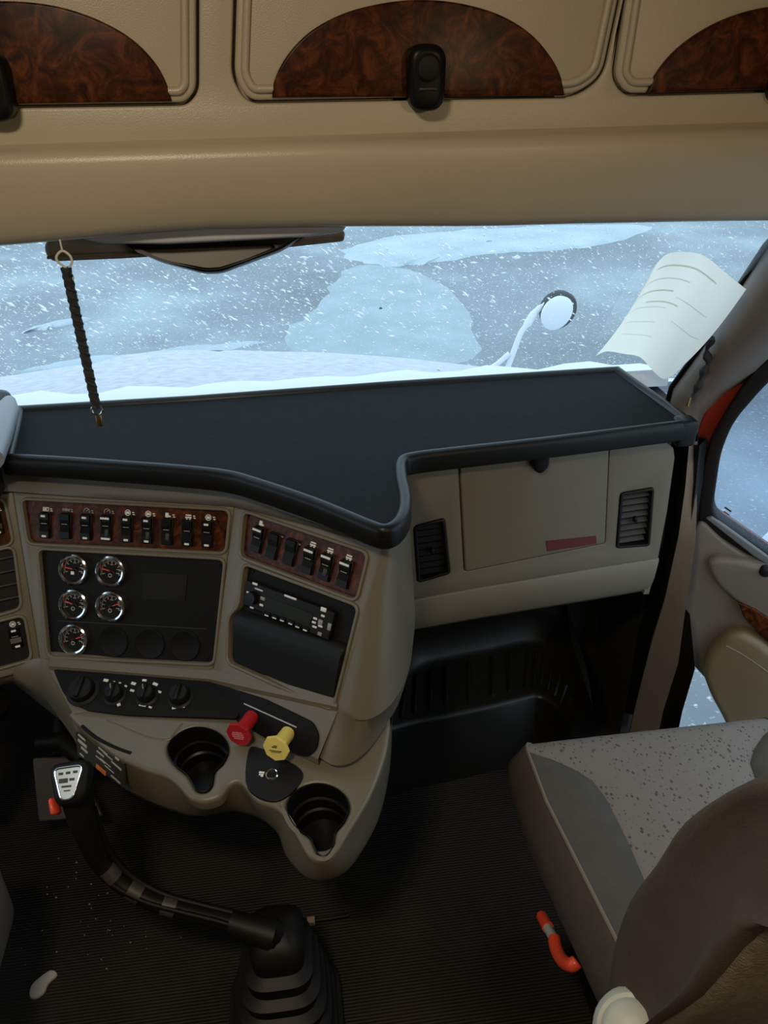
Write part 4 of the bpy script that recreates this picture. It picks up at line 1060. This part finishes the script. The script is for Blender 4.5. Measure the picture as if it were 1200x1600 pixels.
# ================================================================== PAPER, CORD
t = thing('paper_sheet', 'curled cream paper sheet standing between shelf and right pillar', 'paper', (.72, 1.5, .98))
Pb = [aty(x, y, Y) for (x, y), Y in zip(((931, 556), (948, 549), (975, 553), (1000, 558), (1018, 577), (1036, 592), (1052, 586)), (1.56, 1.535, 1.525, 1.51, 1.50, 1.47, 1.44))]
Pt = [aty(x, y, Y) for (x, y), Y in zip(((1012, 436), (1026, 412), (1045, 396), (1075, 394), (1103, 401), (1136, 428), (1166, 452)), (1.30, 1.265, 1.245, 1.23, 1.235, 1.245, 1.25))]
rows = []
for k in range(9):
    s_ = k/8; rows.append(crom([lerp(a, b, s_)+V3((0, -.012*math.sin(math.pi*s_), 0)) for a, b in zip(Pb, Pt)], 4, closed=False))
pr = loft('sheet', rows, PAPER, t, ang=80)
def on_paper(u_, v_):
    i = u_*(len(rows)-1); i0 = min(int(i), len(rows)-2); j = v_*(len(rows[0])-1); j0 = min(int(j), len(rows[0])-2)
    a = lerp(rows[i0][j0], rows[i0][j0+1], j-j0); b = lerp(rows[i0+1][j0], rows[i0+1][j0+1], j-j0); return lerp(a, b, i-i0)
for (u_, v0, v1, h_) in ((.90, .25, .80, .006), (.80, .15, .62, .004), (.70, .08, .50, .006), (.66, .55, .85, .003), (.60, .28, .60, .006), (.55, .1, .5, .003), (.47, .6, .9, .003), (.40, .15, .45, .003), (.25, .2, .5, .003)):
    o_ = V3((-.0004, -.0012, .0006)); k_ = 12
    loft('print_line', [[on_paper(u_+d_, lerp(v0, v1, k/k_))+o_ for k in range(k_+1)] for d_ in (-h_, h_)], INK, pr)

t = thing('pillar_strap', 'short black twisted strap with brass pin at the foot of the right pillar', 'strap', aty(1076, 632, 1.40))
sp_ = [aty(x, y, Y) for x, y, Y in ((1112, 528, 1.37), (1104, 548, 1.385), (1106, 566, 1.39), (1097, 584, 1.40), (1090, 604, 1.41), (1080, 622, 1.42))]
loft('strap', [r_ for r_ in tube_data(crom(sp_, 4, closed=False), [.006+.003*math.sin(i*1.3) for i in range(21)], 8)], ROPE, t, closed=True, cap=True)
tube('pin', [aty(1078, 620, 1.395), aty(1074, 634, 1.395)], .0035, BRASS, t, n=8, label='brass pin')

t = thing('hanging_cord', 'black braided cord on a white loop hanging before the windshield', 'cord', aty(92, 370, 1.10))
hx = aty(92, 368, 1.10); zt, zb = hx.z, aty(152, 640, 1.10).z
def hz(y): return aty(92+(y-368)*.218, y, 1.10)
tube('string', [hx+V3((0, .012, .03)), hx, hz(392)], .0012, STRING, t, n=6)
lp = [hz(392)+V3((a, 0, b)) for a, b in ((0, 0), (-.008, -.006), (-.008, -.013), (0, -.021), (.003, -.026), (-.002, -.032), (-.004, -.036), (.006, -.036), (.005, -.028), (.004, -.022), (.009, -.014), (.008, -.006))]
tube('loop', crom(lp, 4), .0016, STRING, t, n=6, closed=True)
cp = [hz(lerp(418, 637, k/40)) for k in range(41)]
tube('cord', cp, [.0060+.0006*math.sin(k*1.7) for k in range(41)], ROPE, t, n=10)
for ph in (0, math.pi):
    hel = []
    for k in range(90):
        q = hz(lerp(419, 636, k/89)); a = k*.62+ph; hel.append(q+V3((.0048*math.cos(a), .0048*math.sin(a), 0)))
    tube('braid', hel, .0024, ROPE, t, n=6)
tube('ring', [hz(641)+V3((.007*math.cos(a), .002*math.sin(a), .007*math.sin(a))) for a in [k*math.pi/8 for k in range(16)]], .0015, CHROME, t, n=6, closed=True)
rbox('tag', hz(656)-V3((.004, .002, .010)), hz(656)+V3((.004, .002, .008)), BRASS, t, bev=.0015, label='small brass tag')

# ================================================================== OUTSIDE
rbox('ground', (-40, -6, -1.5), (40, 60, -1.30), ASPH, bev=0, kind='structure')
hood = thing('truck_hood', 'snow-covered truck hood below the windshield', 'hood', (-.1, 2.3, -.2))
xs = [-1.25, -1.0, -.75, -.585, -.56, -.50, -.39, -.28, -.23, -.18, -.05, .131, .40, .756, 1.0, 1.2]
far = [.555, .567, .595, .612, .622, .634, .640, .634, .624, .628, .615, .600, .560, .490, .43, .36]
rows = []
for y, z0_, sc in ((1.70, .905, .05), (1.85, .885, .25), (2.1, .82, .5), (2.4, .75, .75), (2.65, .69, .9), (2.9, 0, 1), (3.0, -.03, 1), (3.08, -.14, 1), (3.10, -.5, 1), (3.1, -1.0, 1)):
    r_ = []
    for x, f_ in zip(xs, far):
        z = f_+z0_ if y >= 2.9 else lerp(z0_, z0_+(f_-.6), sc) 
        r_.append(V3((x*1.0, y, z)))
    rows.append(r_)
loft('hood_panel', rows, HOODM, hood, ang=60)
# cowl snow ridge against the glass
rows = []
for i in range(34):
    x = lerp(-1.25, .86, i/33); bz_ = .012*math.sin(i*1.9)+.006*math.sin(i*4.7)
    k = max(0, x-.3)*.02
    rows.append([V3((x, 1.672, .90)), V3((x, 1.674, .940)), V3((x, 1.70, .941-k)), V3((x, 1.76, .930+bz_*.4-k)), V3((x, 1.83, .912+bz_*.5-k)), V3((x, 1.90, .87)), V3((x, 1.98, .80))])
o = loft('cowl_snow', rows, SNOW); tag(o, 'bright snow ridge piled along the foot of the windshield', 'snow')
# fender mirror
fm = thing('fender_mirror', 'round snow-caked fender mirror on a forked white arm', 'mirror', aty(800, 578, 2.9))
mc = aty(870, 489, 2.88); ax = V3((.25, -1, -.15)).normalized()
lathe('mirror_head', mc+V3((.018, .02, .0)), -ax, [(.066, -.01), (.072, .0), (.070, .03), (.05, .06), (.01, .07)], BLK, fm, 28)
lathe('snow_cap', mc, ax, [(.064, -.006), (.066, .004), (.055, .016), (.03, .024), (.004, .026)], SNOW, fm, 24, label='snow caked on the mirror face')
tube('arm', crom([aty(*q, 2.9) for q in ((790, 582), (798, 562), (806, 540), (814, 520), (824, 506), (838, 486), (856, 470))], 4, closed=False), [.011]*16+[.016]*4+[.012]*2+[.006]*3, SNOW, fm, n=8)
tube('arm', [aty(*q, 2.9) for q in ((756, 582), (778, 568), (796, 552))], .010, SNOW, fm, n=8)
# snow patches on the lot (real mounds lying on the ground)
def drift(px, label, material, h=.05):
    pts = [atz(x, y, -1.3) for x, y in px]; o2 = crom([(q.x, q.y) for q in pts], 4)
    o2 = [(a+random.uniform(-.06, .06), b+random.uniform(-.06, .06)) for a, b in o2]
    cx_, cy_ = sum(q[0] for q in o2)/len(o2), sum(q[1] for q in o2)/len(o2)
    rows_ = [[V3((cx_+(a-cx_)*s_, cy_+(b-cy_)*s_, -1.302+h*hh)) for a, b in o2] for s_, hh in ((1, 0), (.93, .6), (.8, .9), (.5, 1), (.02, 1.1))]
    o = loft('snow_drift', rows_, material, closed=True, ang=80); tag(o, label, 'snow'); return o
drift([(535, 392), (600, 372), (700, 362), (850, 354), (1000, 352), (1010, 362), (930, 385), (850, 392), (760, 398), (690, 410), (620, 416), (560, 410)], 'long pale snow strip across the far parking lot', SLUSH)
drift([(560, 415), (640, 420), (700, 450), (740, 500), (745, 560), (640, 575), (480, 560), (440, 520), (500, 480), (520, 440)], 'wide grey slush patch beyond the hood centre', mat('grey_slush', (.36, .45, .50), .6, col2=(.29, .365, .41), nscale=2, bump=.4, bscale=20), .02)
drift([(20, 586), (60, 572), (130, 562), (220, 556), (330, 540), (420, 536), (330, 552), (220, 566), (120, 574)], 'thin pale snow line beside the hood on the driver side', SLUSH, .03)
drift([(30, 520), (75, 508), (130, 496), (140, 500), (80, 514)], 'short pale snow streak beside the hanging cord', SLUSH, .03)
o = drift([(1196, 845), (1230, 832), (1330, 850), (1400, 900), (1330, 960), (1240, 900)], 'bright snow bank seen low through the door window', SNOW, .12)
# falling wet snow
vs, fs = [], []
dv = V3((.86, .1, -.5)).normalized()
for k in range(9000):
    x, y = random.uniform(-20, 1220), random.uniform(345, 590); Y = random.uniform(2.2, 6.5)
    c = aty(x, y, Y)
    if c.z < -1.25 or (Y < 3.3 and c.z < .72 and abs(c.x) < 1.3): continue
    s_ = abs(random.gauss(0, 1))*.0014+.0010; ln = s_*random.uniform(1.3, 4.0)
    d_ = (dv+V3((random.gauss(0, .25), random.gauss(0, .25), random.gauss(0, .25)))).normalized(); e_ = d_.orthogonal().normalized(); f_ = d_.cross(e_); n0 = len(vs)
    vs += [c+d_*ln, c-d_*ln, c+e_*s_, c-e_*s_*.5+f_*s_*.87, c-e_*s_*.5-f_*s_*.87]
    fs += [(n0, n0+2, n0+3), (n0, n0+3, n0+4), (n0, n0+4, n0+2), (n0+1, n0+3, n0+2), (n0+1, n0+4, n0+3), (n0+1, n0+2, n0+4)]
o = mk('falling_snow', vs, fs, FLAKE, kind='stuff'); tag(o, 'wet snowflakes falling between the hood and the lot', 'snow', kind='stuff')
